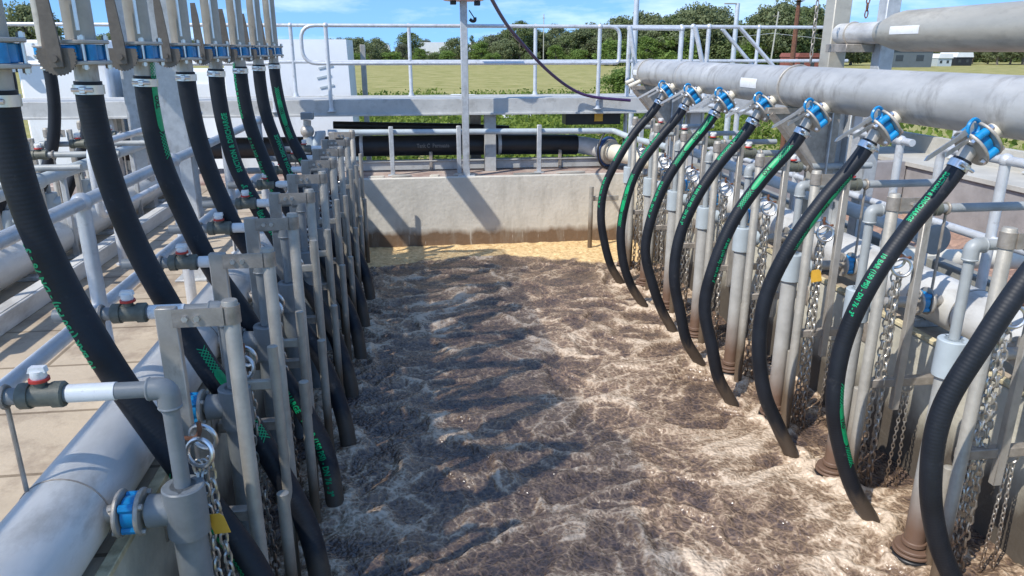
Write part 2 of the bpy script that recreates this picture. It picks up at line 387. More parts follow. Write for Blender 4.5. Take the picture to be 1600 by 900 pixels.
def grid_object(name, X, Y, Z, attrs, material):
    ny, nx = X.shape; me = bpy.data.meshes.new(name)
    co = np.stack([X, Y, Z], -1).reshape(-1, 3).astype(np.float32)
    idx = np.arange(nx*ny).reshape(ny, nx)
    q = np.stack([idx[:-1, :-1], idx[:-1, 1:], idx[1:, 1:], idx[1:, :-1]], -1).reshape(-1, 4)
    me.vertices.add(len(co)); me.vertices.foreach_set('co', co.ravel())
    me.loops.add(q.size); me.loops.foreach_set('vertex_index', q.ravel().astype(np.int32))
    me.polygons.add(len(q)); me.polygons.foreach_set('loop_start', np.arange(0, q.size, 4, dtype=np.int32))
    me.polygons.foreach_set('use_smooth', np.ones(len(q), bool))
    for k, v in attrs.items():
        a = me.attributes.new(k, 'FLOAT', 'POINT'); a.data.foreach_set('value', v.ravel().astype(np.float32))
    me.update(); me.validate(); me.materials.append(material)
    o = bpy.data.objects.new(name, me); col.objects.link(o); ORG[o.name] = (0, 0, 0); return o

# ------------------------------------------------------------------ setting: mixed liquor surface
WALLY = 10.5; XL, XR = -1.16, 3.26
def liquor_mat():
    m = bpy.data.materials.new('mixed_liquor'); m.use_nodes = True; n, l = m.node_tree.nodes, m.node_tree.links; b = n['Principled BSDF']
    af = n.new('ShaderNodeAttribute'); af.attribute_name = 'foam'; asc = n.new('ShaderNodeAttribute'); asc.attribute_name = 'scum'
    g = n.new('ShaderNodeNewGeometry')
    t = n.new('ShaderNodeTexNoise'); t.inputs['Scale'].default_value = 30; t.inputs['Detail'].default_value = 4; t.inputs['Roughness'].default_value = .55
    l.new(g.outputs['Position'], t.inputs['Vector'])
    dn = n.new('ShaderNodeTexNoise'); dn.inputs['Scale'].default_value = 11; dn.inputs['Detail'].default_value = 3; l.new(g.outputs['Position'], dn.inputs['Vector'])
    dv = n.new('ShaderNodeVectorMath'); dv.operation = 'SCALE'; dv.inputs['Scale'].default_value = .06; l.new(dn.outputs['Color'], dv.inputs[0])
    da = n.new('ShaderNodeVectorMath'); da.operation = 'ADD'; l.new(g.outputs['Position'], da.inputs[0]); l.new(dv.outputs[0], da.inputs[1])
    def web(scale, w_):
        v_ = n.new('ShaderNodeTexVoronoi'); v_.feature = 'DISTANCE_TO_EDGE'; v_.inputs['Scale'].default_value = scale; l.new(da.outputs[0], v_.inputs['Vector'])
        q_ = n.new('ShaderNodeMapRange'); q_.interpolation_type = 'SMOOTHSTEP'; q_.inputs['From Min'].default_value = 0; q_.inputs['From Max'].default_value = w_; q_.inputs['To Min'].default_value = 1; q_.inputs['To Max'].default_value = 0
        l.new(v_.outputs['Distance'], q_.inputs['Value']); return q_.outputs[0]
    w1, w2 = web(12, .15), web(30, .22)
    def madd(a, k, b_):
        q_ = n.new('ShaderNodeMath'); q_.operation = 'MULTIPLY_ADD'; l.new(a, q_.inputs[0]); q_.inputs[1].default_value = k
        if isinstance(b_, float): q_.inputs[2].default_value = b_
        else: l.new(b_, q_.inputs[2])
        return q_.outputs[0]
    s1 = madd(t.outputs[0], .34, -.185); s2 = madd(w1, .19, s1); s3 = madd(w2, .17, s2); s4 = madd(af.outputs['Fac'], .95, s3)
    class _O: pass
    mb = _O(); mb.outputs = [s4]
    r = n.new('ShaderNodeValToRGB'); cr = r.color_ramp; cr.elements[0].position = .08; cr.elements[0].color = (.062, .045, .040, 1)
    cr.elements[1].position = 1; cr.elements[1].color = (.60, .475, .35, 1)
    for p, c in ((.30, (.130, .088, .066)), (.52, (.235, .158, .102)), (.76, (.42, .312, .215))):
        e = cr.elements.new(p); e.color = (*c, 1)
    l.new(mb.outputs[0], r.inputs[0])
    mi = n.new('ShaderNodeMix'); mi.data_type = 'RGBA'
    t3 = n.new('ShaderNodeTexNoise'); t3.inputs['Scale'].default_value = 18; t3.inputs['Detail'].default_value = 6; l.new(g.outputs['Position'], t3.inputs['Vector'])
    r3 = n.new('ShaderNodeValToRGB'); r3.color_ramp.elements[0].position = .3; r3.color_ramp.elements[0].color = (.50, .31, .13, 1); r3.color_ramp.elements[1].position = .7; r3.color_ramp.elements[1].color = (.84, .62, .32, 1)
    l.new(t3.outputs[0], r3.inputs[0]); l.new(r.outputs[0], mi.inputs['A']); l.new(r3.outputs[0], mi.inputs['B']); l.new(asc.outputs['Fac'], mi.inputs['Factor'])
    l.new(mi.outputs['Result'], b.inputs['Base Color'])
    mr = n.new('ShaderNodeMapRange'); mr.inputs['To Min'].default_value = .10; mr.inputs['To Max'].default_value = .36; l.new(mb.outputs[0], mr.inputs['Value'])
    mr2 = n.new('ShaderNodeMix'); mr2.data_type = 'FLOAT'; l.new(mr.outputs[0], mr2.inputs['A']); mr2.inputs['B'].default_value = .9; l.new(asc.outputs['Fac'], mr2.inputs['Factor'])
    l.new(mr2.outputs['Result'], b.inputs['Roughness'])
    v = n.new('ShaderNodeTexVoronoi'); v.inputs['Scale'].default_value = 36; l.new(da.outputs[0], v.inputs['Vector'])
    sm = n.new('ShaderNodeMath'); sm.operation = 'SUBTRACT'; l.new(madd(t.outputs[0], .6, .0), sm.inputs[0])
    vm = n.new('ShaderNodeMath'); vm.operation = 'MULTIPLY'; vm.inputs[1].default_value = .9; l.new(v.outputs['Distance'], vm.inputs[0]); l.new(vm.outputs[0], sm.inputs[1])
    bp = n.new('ShaderNodeBump'); bp.inputs['Strength'].default_value = .7; bp.inputs['Distance'].default_value = .016; l.new(sm.outputs[0], bp.inputs['Height']); l.new(bp.outputs[0], b.inputs['Normal'])
    return m

nx = 400; xs = np.linspace(XL, XR, nx)
ys = [1.6]
while ys[-1] < WALLY: ys.append(ys[-1]*1.0025)
ys[-1] = WALLY; ys = np.array(ys)
X, Y = np.meshgrid(xs, ys)
wx = fbm(X*1.1, Y*1.1, 1, 3)*.38; wy = fbm(X*1.1+50, Y*1.1+50, 2, 3)*.32
wx2 = wx+fbm(X*6, Y*6, 31, 3)*.07; wy2 = wy+fbm(X*6+9, Y*6, 37, 3)*.07
Xw, Yw = X+wx2, Y+wy2
f1, f2 = worley((X+wx+fbm(X*3, Y*3, 33, 2)*.12)*1.35, (Y+wy+fbm(X*3, Y*3, 34, 2)*.12)*1.9, 5); big = f2-f1
f1b, f2b = worley(Xw*4.2+3, Yw*5.6+8, 6); mid = f2b-f1b
f1c, f2c = worley((X+wx+fbm(X*14, Y*14, 35, 2)*.02)*13+3, (Y+wy+fbm(X*14, Y*14, 36, 2)*.02)*15+8, 9); small = f2c-f1c
f1d, f2d = worley(X*30+1, Y*32+8, 19)
edge = 1-sstep(.0, .30, big); edm = 1-sstep(0, .27, mid); eds = 1-sstep(0, .34, small)
band = np.exp(-((((Yw*1.0-.25)/.82) % 1-.5)/.11)**2)
patch = sstep(-.3, .4, fbm(X*.9+4, Y*.9+4, 11, 3))
fine = fbm(X*16+wx*8, Y*18+wy*8, 21, 4, .6); fine2 = fbm(X*40, Y*44, 23, 2)
mott = sstep(-.35, .35, fbm(X*3.1+wx*3, Y*4.0+wy*3, 81, 3))
foam = .04+.44*edge*(.5+.5*patch)+.36*edm*(.35+.65*mott)+.16*eds*mott+.26*band*sstep(-.3, .4, fbm(X*1.7, Y*1.7, 15, 2))+.05*fine+.22*patch*mott+.10*mott
ent = [(2.66+[0, 0, -.10, -.19, -.15, -.12, -.18, -.21][k+1], 3.47+.80*k, .0) for k in range(-1, 7)]+[(2.69, 2.34+.84*k, .05) for k in range(9)]+[(2.68, 2.12+.845*k, -.03) for k in range(9)]+[(-.58, 2.60+.8*k, 0) for k in range(8)]+[(-.755, 2.92+.83*k, -.03) for k in range(9)]
col_ = np.zeros_like(X)
for (ex, ey, rr) in ent:
    d_ = np.hypot(X-ex, Y-ey)*(1+.25*fine); col_ = np.maximum(col_, np.exp(-((d_-.09-rr)/.045)**2))
foam = foam+.5*col_
foam = np.clip(foam, 0, 1)
edgeY = 9.05-.25*np.cos((X-1.0)*1.3)+.16*fbm(X*3, Y*3, 41, 4)*2
edgeY = np.where(X < .1, edgeY-.0, edgeY)
scum = sstep(0, .07, Y+.14*fbm(X*5, Y*5, 44, 4)-(9.55+.25*np.exp(-((X-.9)/1.1)**2)-.42*sstep(1.6, 2.9, X)-.25*sstep(.2, -.8, X)))
up = 1-f1/.8
Zh = .028*fbm(X*1.3, Y*1.3, 51, 2)+.035*np.clip(up, 0, 1)*(.5+.5*fbm(X*2, Y*2, 53, 2))+.016*fbm(Xw*5, Yw*6, 55, 3)+.030*edge+.018*(1-f1b)+.009*(1-f1c)+.003*fine+.008*edm+.035*col_
Zs = .035+.014*fbm(X*7, Y*9, 61, 4)
Z = Zh*(1-scum)+Zs*scum
tag(grid_object('liquor', X, Y, Z, {'foam': foam, 'scum': scum}, liquor_mat()), kind='structure').name = 'water'

# ------------------------------------------------------------------ setting: ground
def ground_mat():
    m = bpy.data.materials.new('field_grass'); m.use_nodes = True; n, l = m.node_tree.nodes, m.node_tree.links; b = n['Principled BSDF']; b.inputs['Roughness'].default_value = .9
    b.inputs['Specular IOR Level'].default_value = .1
    g = n.new('ShaderNodeNewGeometry')
    t = n.new('ShaderNodeTexNoise'); t.inputs['Scale'].default_value = .35; t.inputs['Detail'].default_value = 10; t.inputs['Roughness'].default_value = .75
    l.new(g.outputs['Position'], t.inputs['Vector'])
    r = n.new('ShaderNodeValToRGB'); e = r.color_ramp.elements; e[0].position = .33; e[0].color = (.18, .19, .045, 1); e[1].position = .7; e[1].color = (.44, .37, .17, 1)
    e2 = r.color_ramp.elements.new(.5); e2.color = (.31, .285, .11, 1)
    l.new(t.outputs[0], r.inputs[0]); l.new(r.outputs[0], b.inputs['Base Color'])
    bp = n.new('ShaderNodeBump'); bp.inputs['Strength'].default_value = .6; bp.inputs['Distance'].default_value = .3; l.new(t.outputs[0], bp.inputs['Height']); l.new(bp.outputs[0], b.inputs['Normal'])
    return m
GZ = -2.1
g = MB(); g.add([(-1500, -60, GZ), (1500, -60, GZ), (1500, 2500, GZ), (-1500, 2500, GZ)], [[0, 1, 2, 3]])
tag(g.build('ground', ground_mat()), kind='structure')

SZ = .97                                                             # slab level
# left walkway slab between the two tanks, right slab, far slab
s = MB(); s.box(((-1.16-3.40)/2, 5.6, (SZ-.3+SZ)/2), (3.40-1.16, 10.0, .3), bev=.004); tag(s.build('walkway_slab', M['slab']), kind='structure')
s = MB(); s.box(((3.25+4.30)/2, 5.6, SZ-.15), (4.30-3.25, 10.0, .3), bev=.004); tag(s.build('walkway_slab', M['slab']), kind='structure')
s = MB(); s.box((1.0, 11.25, -.55), (16, 1.30, 3.12), bev=.01); tag(s.build('path', mat('far_slab', (.40, .34, .29), .85, 0, .35, 3, var2=(.22, .13, .11), bump=.4, bscale=14)), kind='structure')
# tank walls
def wall(name, c, d, m, label, cat='wall'):
    w = MB(); w.box(c, d, bev=.01); o = w.build(name, m, org=(c[0], c[1], c[2]-d[2]/2)); return tag(o, label, cat)
wall('tank_end_wall', (1.03, WALLY+.045, .25), (4.6, .09, 1.56), M['tankwall'], 'pale concrete wall closing the far end of the frothing tank, brown tide line')
wall('tank_side_wall', (-1.215, 5.6, .2), (.17, 9.7, 1.53), M['tankwall_side'], 'tank side wall in shade under the left row of hoses')
wall('tank_side_wall', (3.295, 5.6, .2), (.17, 9.7, 1.53), M['tankwall_side'], 'sunlit cream tank side wall behind the right row of chains')
s = MB(); s.box((-1.142, 5.6, .988), (.05, 9.6, .028), bev=.003); tag(s.build('coping_strip', M['yellow_coping'], org=(-1.135, 5.6, .97)), 'yellowed coping strip along the wall top beside the big left pipe', 'edge strip')
s = MB(); s.box((3.222, 5.6, .988), (.05, 9.6, .028), bev=.003); tag(s.build('coping_strip', M['yellow_coping'], org=(3.215, 5.6, .97)), 'cream coping strip along the wall top below the lower right pipe', 'edge strip')
# chipped mortar and debris on the far ledge
for i, (x, w_, t_) in enumerate(((-.55, .3, 'cream'), (-.2, .34, 'concrete'), (.28, .16, 'cream'), (.75, .42, 'concrete'), (1.6, .5, 'concrete_dark'), (2.3, .45, 'concrete'))):
    pb = MB(); pts = []
    for k in range(9):
        a = 2*math.pi*k/9; pts.append((math.cos(a)*w_/2*random.uniform(.7, 1.1), math.sin(a)*.05*random.uniform(.7, 1.3)))
    pb.prism(pts, (x, 10.66+.06*(i % 2), 1.03), (1, 0, 0), (0, 1, 0), .022)
    tag(pb.build('mortar_patch', M[t_], org=(x, 10.66, 1.02)), '%s flake of broken mortar lying on the far wall top, %s from the left' % (('cream', 'grey', 'small yellow', 'long pale', 'dark grey', 'broad grey')[i], ('first', 'second', 'third', 'fourth', 'fifth', 'last')[i]), 'mortar flake', 'mortar flakes on the far wall top')

# second tank far left (next to the walkway) and scum channel at right
def scum_sheet(name, x0, x1, y0, y1, z, n_, amp, colA, colB, sc):
    xx, yy = np.meshgrid(np.linspace(x0, x1, n_), np.linspace(y0, y1, int(n_*1.6)))
    zz = z+amp*fbm(xx*3, yy*3, 71, 5)+amp*.6*np.abs(fbm(xx*7, yy*7, 75, 3))
    m = mat(name+'_skin', colA, .9, 0, .1, sc, var2=colB, bump=.8, bscale=22, detail=9)
    return tag(grid_object(name, xx, yy, zz, {}, m), kind='structure')
scum_sheet('water', -7.2, -3.5, 1.5, 10.4, 0, 120, .05, (.30, .25, .20), (.06, .05, .04), 9)
scum_sheet('water', 4.40, 7.5, 2.0, 12.0, .30, 160, .11, (.40, .26, .19), (.20, .12, .09), 5)
wall('channel_kerb', (4.36, 6.6, .52), (.13, 9.4, 1.1), M['concrete_dark'], 'low dark grey kerb between the lower right pipe and the pink brown scum')
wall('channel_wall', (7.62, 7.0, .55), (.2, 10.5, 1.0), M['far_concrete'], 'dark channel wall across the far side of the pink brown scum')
w = MB(); w.box((7.95, 7.0, 1.09), (.95, 10.5, .07)); w.box((8.45, 7.0, 1.25), (.12, 10.5, .30)); w.box((8.46, 7.0, -.5), (.14, 10.5, 3.15)); tag(w.build('channel_coping', M['concrete'], org=(7.9, 7, .95)), 'pale flat concrete coping with a low upstand on the far channel wall', 'coping')
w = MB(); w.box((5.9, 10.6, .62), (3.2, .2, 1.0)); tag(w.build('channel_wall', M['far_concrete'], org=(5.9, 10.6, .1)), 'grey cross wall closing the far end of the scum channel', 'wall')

# ------------------------------------------------------------------ stroke helpers for printed text on hoses
def text_mesh(body, size, bold=False):
    cu = bpy.data.curves.new('t', 'FONT'); cu.body = body; cu.size = size; cu.resolution_u = 2
    cu.offset = size*.035; cu.space_character = 1.05
    o = bpy.data.objects.new('t', cu); col.objects.link(o); dg = bpy.context.evaluated_depsgraph_get(); dg.update()
    me = o.evaluated_get(dg).to_mesh(); bm = bmesh.new(); bm.from_mesh(me); o.evaluated_get(dg).to_mesh_clear()
    bpy.data.objects.remove(o); bpy.data.curves.remove(cu)
    bmesh.ops.triangulate(bm, faces=bm.faces)
    for k in range(1, 6):
        bmesh.ops.bisect_plane(bm, geom=bm.verts[:]+bm.edges[:]+bm.faces[:], plane_co=(0, size*.75*k/6, 0), plane_no=(0, 1, 0))
    mxx = max(v.co.x for v in bm.verts)
    for k in range(1, int(mxx/.03)+1):
        bmesh.ops.bisect_plane(bm, geom=bm.verts[:]+bm.edges[:]+bm.faces[:], plane_co=(k*.03, 0, 0), plane_no=(1, 0, 0))
    for v in bm.verts: v.co.x *= .74
    mxx *= .74
    vs = [v.co.copy() for v in bm.verts]; bm.verts.index_update(); fs = [[v.index for v in f.verts] for f in bm.faces]; bm.free()
    return vs, fs, mxx
TEXTS = {}
def get_text(body, size):
    if (body, size) not in TEXTS: TEXTS[(body, size)] = text_mesh(body, size)
    return TEXTS[(body, size)]
class Path:
    def __init__(s, pts):
        s.P = pts; s.L = [0]
        for i in range(1, len(pts)): s.L.append(s.L[-1]+(pts[i]-pts[i-1]).length)
    def at(s, d):
        d = max(0, min(s.L[-1]-1e-5, d)); i = 0
        while s.L[i+1] < d: i += 1
        t = (d-s.L[i])/(s.L[i+1]-s.L[i]); p = s.P[i].lerp(s.P[i+1], t)
        def tg(k): return (s.P[min(k+1, len(s.P)-1)]-s.P[max(k-1, 0)]).normalized()
        return p, tg(i).lerp(tg(i+1), t).normalized()
    def surf(s, d, ang, r, ref=Vector((0, -1, 0))):
        p, t = s.at(d); u = (ref-t*ref.dot(t)).normalized(); w = t.cross(u)
        return p+(u*math.cos(ang)+w*math.sin(ang))*r
def print_text(mb, path, body, size, d0, ang, r, rev):
    vs, fs, W = get_text(body, size)
    out = []
    for v in vs:
        y = (v.y-size*.35)
        if rev: out.append(path.surf(d0+W-v.x, ang+y/r, r+.0018))
        else: out.append(path.surf(d0+v.x, ang-y/r, r+.0018))
    mb.add(out, fs); return W
def print_band(mb, path, d0, d1, ang, half, r):
    n = 16; m_ = 6; vs = [path.surf(d0+(d1-d0)*i/n, ang+half*(2*j/m_-1)*(.55 if i in (0, n) else .85 if i in (1, n-1) else 1), r+.0012) for i in range(n+1) for j in range(m_+1)]
    fs = [[i*(m_+1)+j, i*(m_+1)+j+1, (i+1)*(m_+1)+j+1, (i+1)*(m_+1)+j] for i in range(n) for j in range(m_)]
    mb.add(vs, fs)
def print_hatch(mb, path, d0, d1, ang, half, r):
    k = 5; L = d1-d0
    for sgn in (1, -1):
        for i in range(7):
            a = d0+L*i/7
            q = []
            for j in range(6):
                t = j/5; q.append((a+L*.30*t, ang+sgn*half*(2*t-1)))
            vs = []
            for (d, an) in q: vs += [path.surf(d, an, r+.0016), path.surf(d+.006, an, r+.0016)]
            mb.add(vs, [[2*j, 2*j+1, 2*j+3, 2*j+2] for j in range(5)])

# ------------------------------------------------------------------ chains
def chain_mb(mb, top, bot, pitch=.047, wire=.0065, width=.040, sway=.0):
    top, bot = Vector(top), Vector(bot); d = bot-top; n = max(2, int(d.length/pitch)); t = d.normalized()
    u0 = t.orthogonal().normalized(); w0 = t.cross(u0); ph0 = random.uniform(0, 3.1)
    for i in range(n):
        ph = ph0+(i % 2)*math.pi/2+random.uniform(-.25, .25); u = u0*math.cos(ph)+w0*math.sin(ph)
        c = top+d*((i+.5)/n)+u0*sway*math.sin(i*.5)
        hl = pitch*.5+wire*1.2; hw = width/2; P = []
        for k in range(10):
            a = 2*math.pi*k/10
            P.append(c+u*(math.cos(a)*(hw-wire*.6))+t*(math.sin(a)*(hl-hw*.35)+(hw*.25 if math.sin(a) > 0 else -hw*.25 if math.sin(a) < 0 else 0)))
        vs = []; fs = []; sg = 5; nrm = u.cross(t).normalized()
        for k, p in enumerate(P):
            dd = (p-c).normalized()
            for j in range(sg):
                a = 2*math.pi*j/sg; vs.append(p+(dd*math.cos(a)+nrm*math.sin(a))*wire)
        for k in range(10):
            for j in range(sg):
                k2, j2 = (k+1) % 10, (j+1) % sg; fs.append([k*sg+j, k2*sg+j, k2*sg+j2, k*sg+j2])
        mb.add(vs, fs)

# ------------------------------------------------------------------ LEFT ROW
HX = -1.42                                                           # risers of the left row
LY = [2.87, 3.62, 4.37, 5.13, 5.93, 6.74, 7.56, 8.38]
def riser_valve(x, y, zc, label_pre, group_pre, mirror=1, big=True):
    """butterfly valve hanging under a vertical riser pipe"""
    v = thing('butterfly_valve', (x, y, zc-.12), label_pre, 'valve', group_pre)
    b = MB(); b.disc((x, y, zc), (0, 0, 1), .078, .066, 24)
    for a in range(4):
        an = R(45+90*a); b.cyl((x+.080*math.cos(an), y+.080*math.sin(an), zc-.033), (x+.080*math.cos(an), y+.080*math.sin(an), zc+.033), .022, 10)
    b.box((x-.02, y-.08, zc), (.06, .05, .055)); b.build('valve_body', M['blue'], v)
    for sg in (1, -1):
        f = MB(); f.disc((x, y, zc+sg*.043), (0, 0, 1), .108, .017, 28); f.build('flange', M['steel'], v)
    for a in range(4):
        an = R(22+90*a); q = MB(); q.cyl((x+.092*math.cos(an), y+.092*math.sin(an), zc-.072), (x+.092*math.cos(an), y+.092*math.sin(an), zc+.072), .008, 8)
        for sg in (1, -1): q.cyl((x+.092*math.cos(an), y+.092*math.sin(an), zc+sg*.060-.008), (x+.092*math.cos(an), y+.092*math.sin(an), zc+sg*.060+.008), .014, 6)
        q.build('bolt', M['shiny'], v)
    # toothed quadrant plate facing the camera, on the spindle
    n = MB(); poly = []
    for k in range(44):
        a = R(-205+230*k/43); rr = .075 if k % 2 else .081; poly.append((math.cos(a)*rr, math.sin(a)*rr))
    n.prism(poly, (x-.062*mirror, y-.118, zc-.015), (1, 0, 0), (0, 0, 1), .009); n.build('notch_plate', M['cast'], v)
    h = MB(); pl = [(-.026, -.045), (.026, -.045), (.028, .0), (.028, .08), (.020, .26), (.012, .34), (-.018, .34), (-.025, .25), (-.030, .08), (-.028, 0)]
    tilt = .04
    up = Vector((-math.sin(tilt)*mirror, 0, math.cos(tilt))); ux = Vector((math.cos(tilt), 0, math.sin(tilt)*mirror))
    h.prism(pl, (x-.062*mirror, y-.132, zc-.015), ux, up, .014)
    h.cyl((x-.062*mirror, y-.150, zc-.025), (x-.062*mirror, y-.06, zc-.025), .014, 10); h.build('lever_handle', M['cast'], v)
    return v
v0 = riser_valve(HX, LY[0], 2.74, 'blue butterfly valve with brown toothed plate under the nearest left row riser', 'valves of the left hose row')
rz = thing('riser_pipe', (HX, LY[0], 2.82), 'grey steel riser pipe dropping to the nearest valve of the left row', 'pipe', 'riser pipes of the left row')
p = MB(); p.tube(fillet([(HX, LY[0], 2.79), (HX, LY[0], 3.56), (-2.62, LY[0], 3.60)], .14, 6), .060, 20); p.build('pipe', M['riser'], rz)
p = MB(); p.cyl((HX+.02, LY[0]-.065, 2.83), (HX+.02, LY[0]-.065, 3.42), .008, 8); p.build('signal_tube', M['shiny'], rz)
for k in range(1, 8):
    d = (0, LY[k]-LY[0], 0)
    dup(v0, d, 'blue butterfly valve with brown toothed plate under the %s left row riser' % ORD[k])
    dup(rz, d, 'grey steel riser pipe dropping to the %s valve of the left row' % ORD[k])
# overhead header above the frame that carries the risers
hd = thing('header_pipe', (HX, 6, 3.66), 'overhead header pipework that the left row of risers bends into', 'pipe')
p = MB(); p.tube([(HX, 8.75, 3.82), (HX, 10.2, 3.82)], .125, 28); p.tube([(-2.62, 1.8, 3.64), (-2.62, 10.2, 3.64)], .10, 24); p.tube([(HX, 10.1, 3.80), (-2.62, 10.1, 3.66)], .09, 20); p.build('pipe', M['pipe'], hd)

LHP = [(-1.42, 0, 2.70), (-1.425, .0, 2.45), (-1.40, 0, 2.16), (-1.33, 0, 1.86), (-1.21, -.02, 1.55), (-1.055, -.04, 1.25), (-.90, -.08, .97), (-.755, -.14, .69), (-.635, -.20, .40), (-.575, -.28, .10), (-.575, -.34, -.25)]
HR = .057
def make_hose(name, pts, label, group, marks, HR=.057, ts=.054):
    P = spline(pts, 9); pa = Path(P)
    t = thing(name, P[0], label, 'hose', group)
    h = MB(); i0 = 3; h.tube(P[i0:], HR, 22); h.build('hose_tube', M['hose'], t)
    f = MB(); d0 = pa.L[i0]; a, ta = pa.at(max(0, d0-.07)); b, tb = pa.at(d0+.015)
    f.tube([a, b], HR*.86, 20); f.build('hose_fitting', M['steel'], t)
    c = MB(); a, ta = pa.at(d0+.015); b, tb = pa.at(d0+.055); c.tube([a, b], HR+.007, 24)
    m_, tm = pa.at(d0+.035); sd = tm.cross(Vector((0, 1, 0))).normalized()
    c.cyl(m_-Vector((0, HR+.012, 0))-sd*.045, m_-Vector((0, HR+.012, 0))+sd*.045, .009, 8); c.box(m_-Vector((0, HR+.010, 0)), (.03, .02, .03))
    c.build('hose_clamp', M['shiny'], t)
    tot = pa.L[-1]
    for mk in marks:
        kind, s0, ang, rev = mk[:4]
        g_ = MB(); bd = MB(); dk = MB()
        if kind == 'logo':
            L_ = .28; print_band(bd, pa, s0, s0+L_, ang, .42, HR); print_hatch(g_, pa, s0-.13, s0, ang, .40, HR); print_hatch(g_, pa, s0+L_, s0+L_+.13, ang, .40, HR)
            vs, fs, W = get_text('TXO', .045)
            print_text(dk, pa, 'TXO', .045, s0+L_*.3, ang, HR+.0012, rev)
        else:
            print_text(g_, pa, kind, ts, s0, ang, HR, rev)
        g_.build('printed_hatch' if bd.v else 'printed_text', M['lettering'], t, recalc=False)
        if bd.v: bd.build('printed_band', M['band'], t, recalc=False); dk.build('logo_lettering', M['lettering_dark'], t, recalc=False)
    return t
TX1 = '10 BAR (150 PSI) - DN 76 - 3"'; TX2 = 'SUCTION & DISCHARGE'; TX3 = 'ALIMENTARY (1000 ... ) '
Lmarks = [
 [(TX1, .62, .70, True), ('logo', 1.78, .8, True)],
 [('logo', 1.55, -.9, True)],
 [('logo', .10, -1.25, True), (TX2, 1.75, .25, False), (TX1, 2.25, .2, False)],
 [],
 [(TX2, .40, -.5, True), (TX1, .95, -.2, True)],
 [(TX2, .05, .9, True), (TX1, .65, .7, True)],
 [(TX2, .75, -.6, True)],
 [('logo', .45, -.1, True), (TX2, 1.1, .2, True)]]
for k in range(8):
    j = random.Random(k+3); jit = [0, .01, .0, .02, -.01, .01, 0, .02][k]
    pts = [(x+jit*min(1, i/3)+j.uniform(-.012, .012)*(1 if 2 < i < 9 else 0), LY[k]+dy, z) for i, (x, dy, z) in enumerate(LHP)]
    if k == 1: pts = [(p[0], p[1]-(.06 if i > 4 else 0), p[2]) for i, p in enumerate(pts)]
    make_hose('rubber_hose', pts, 'black ribbed hose curving down from the %s riser valve, left row' % ORD[k], 'hoses of the left row', Lmarks[k])

# guide pipes with flat bracket and upright (left)
def guide_unit(x, xp, y, ztop, sg, label, group, zup=.62):
    """sg=+1: upright left of pipe"""
    t = thing('guide_rail', (x, y, 0), label, 'guide rail', group)
    p = MB(); p.tube([(x, y, -.3), (x, y, ztop-.004), (x, y, ztop)], [.032, .032, .029], 18); p.build('guide_pipe', M['guide'], t)
    b = MB(); b.tube([(x, y, ztop-.095), (x, y, ztop-.02)], .038, 20)
    xm = xp+sg*.03; b.prism([(0, 0), (abs(x-xm)*.55, 0), (abs(x-xm)-.02, .0), (abs(x-xm)-.02, .075), (abs(x-xm)*.55, .075), (0, .075)], (xm, y-.035, ztop-.095), (sg, 0, 0), (0, 0, 1), .008)
    b.build('bracket', M['bracket'], t)
    for dx in (.05, .095):
        q = MB(); q.cyl((xm+sg*dx, y-.052, ztop-.058), (xm+sg*dx, y-.036, ztop-.058), .013, 6); q.build('bolt', M['shiny'], t)
    u = MB(); u.box((xp, y, (ztop-.02+zup)/2), (.080 if sg > 0 else .048, .040, ztop-.02-zup), bev=.004); u.build('upright', M['steel'], t)
    a = MB(); xw = -1.14 if sg > 0 else 3.22
    a.box(((x+xw)/2+sg*.02, y+.02, .80), (abs(x-xw)-.02, .05, .055), bev=.004)
    a.box((xw+sg*.012, y+.02, .80), (.016, .12, .16), bev=.003); a.build('wall_arm', M['bracket'], t)
    return t
GLY = [2.92+.83*k for k in range(9)]
g0 = guide_unit(-.755, -1.00, GLY[0], 1.80, 1, 'steel guide pipe held by a bent flat bracket, nearest of the left row', 'guide rails of the left row')
for k in range(1, 9): dup(g0, (0, GLY[k]-GLY[0], 0), 'steel guide pipe held by a bent flat bracket, %s of the left row' % ORD[k])
# short standpipes (left)
for k in range(9):
    zt = [.80, .98, .90, .86, .95, .8, .9, .85, .9][k]; y = GLY[k]+.16; s_ = MB()
    s_.tube([(-.665, y, -.3), (-.665, y, zt-.003), (-.665, y, zt)], [.028, .028, .024], 14)
    tag(s_.build('standpipe', M['guide'], org=(-.665, y, 0)), 'short bare standpipe beside the %s guide pipe of the left row' % ORD[k], 'pipe', 'short standpipes of the left row')

for k in range(9):
    y = GLY[k]+.44; zt = [1.42, 1.30, 1.52, 1.40, 1.48, 1.36, 1.5, 1.42, 1.45][k]; s_ = MB()
    s_.tube([(-.70, y, -.3), (-.70, y, zt-.003), (-.70, y, zt)], [.024, .024, .020], 14); s_.box((-.80, y+.01, zt-.20), (.18, .03, .05))
    tag(s_.build('standpipe', M['guide'], org=(-.70, y, 0)), 'slim tall standpipe behind the %s guide pipe of the left row' % ORD[k], 'pipe', 'slim standpipes of the left row')

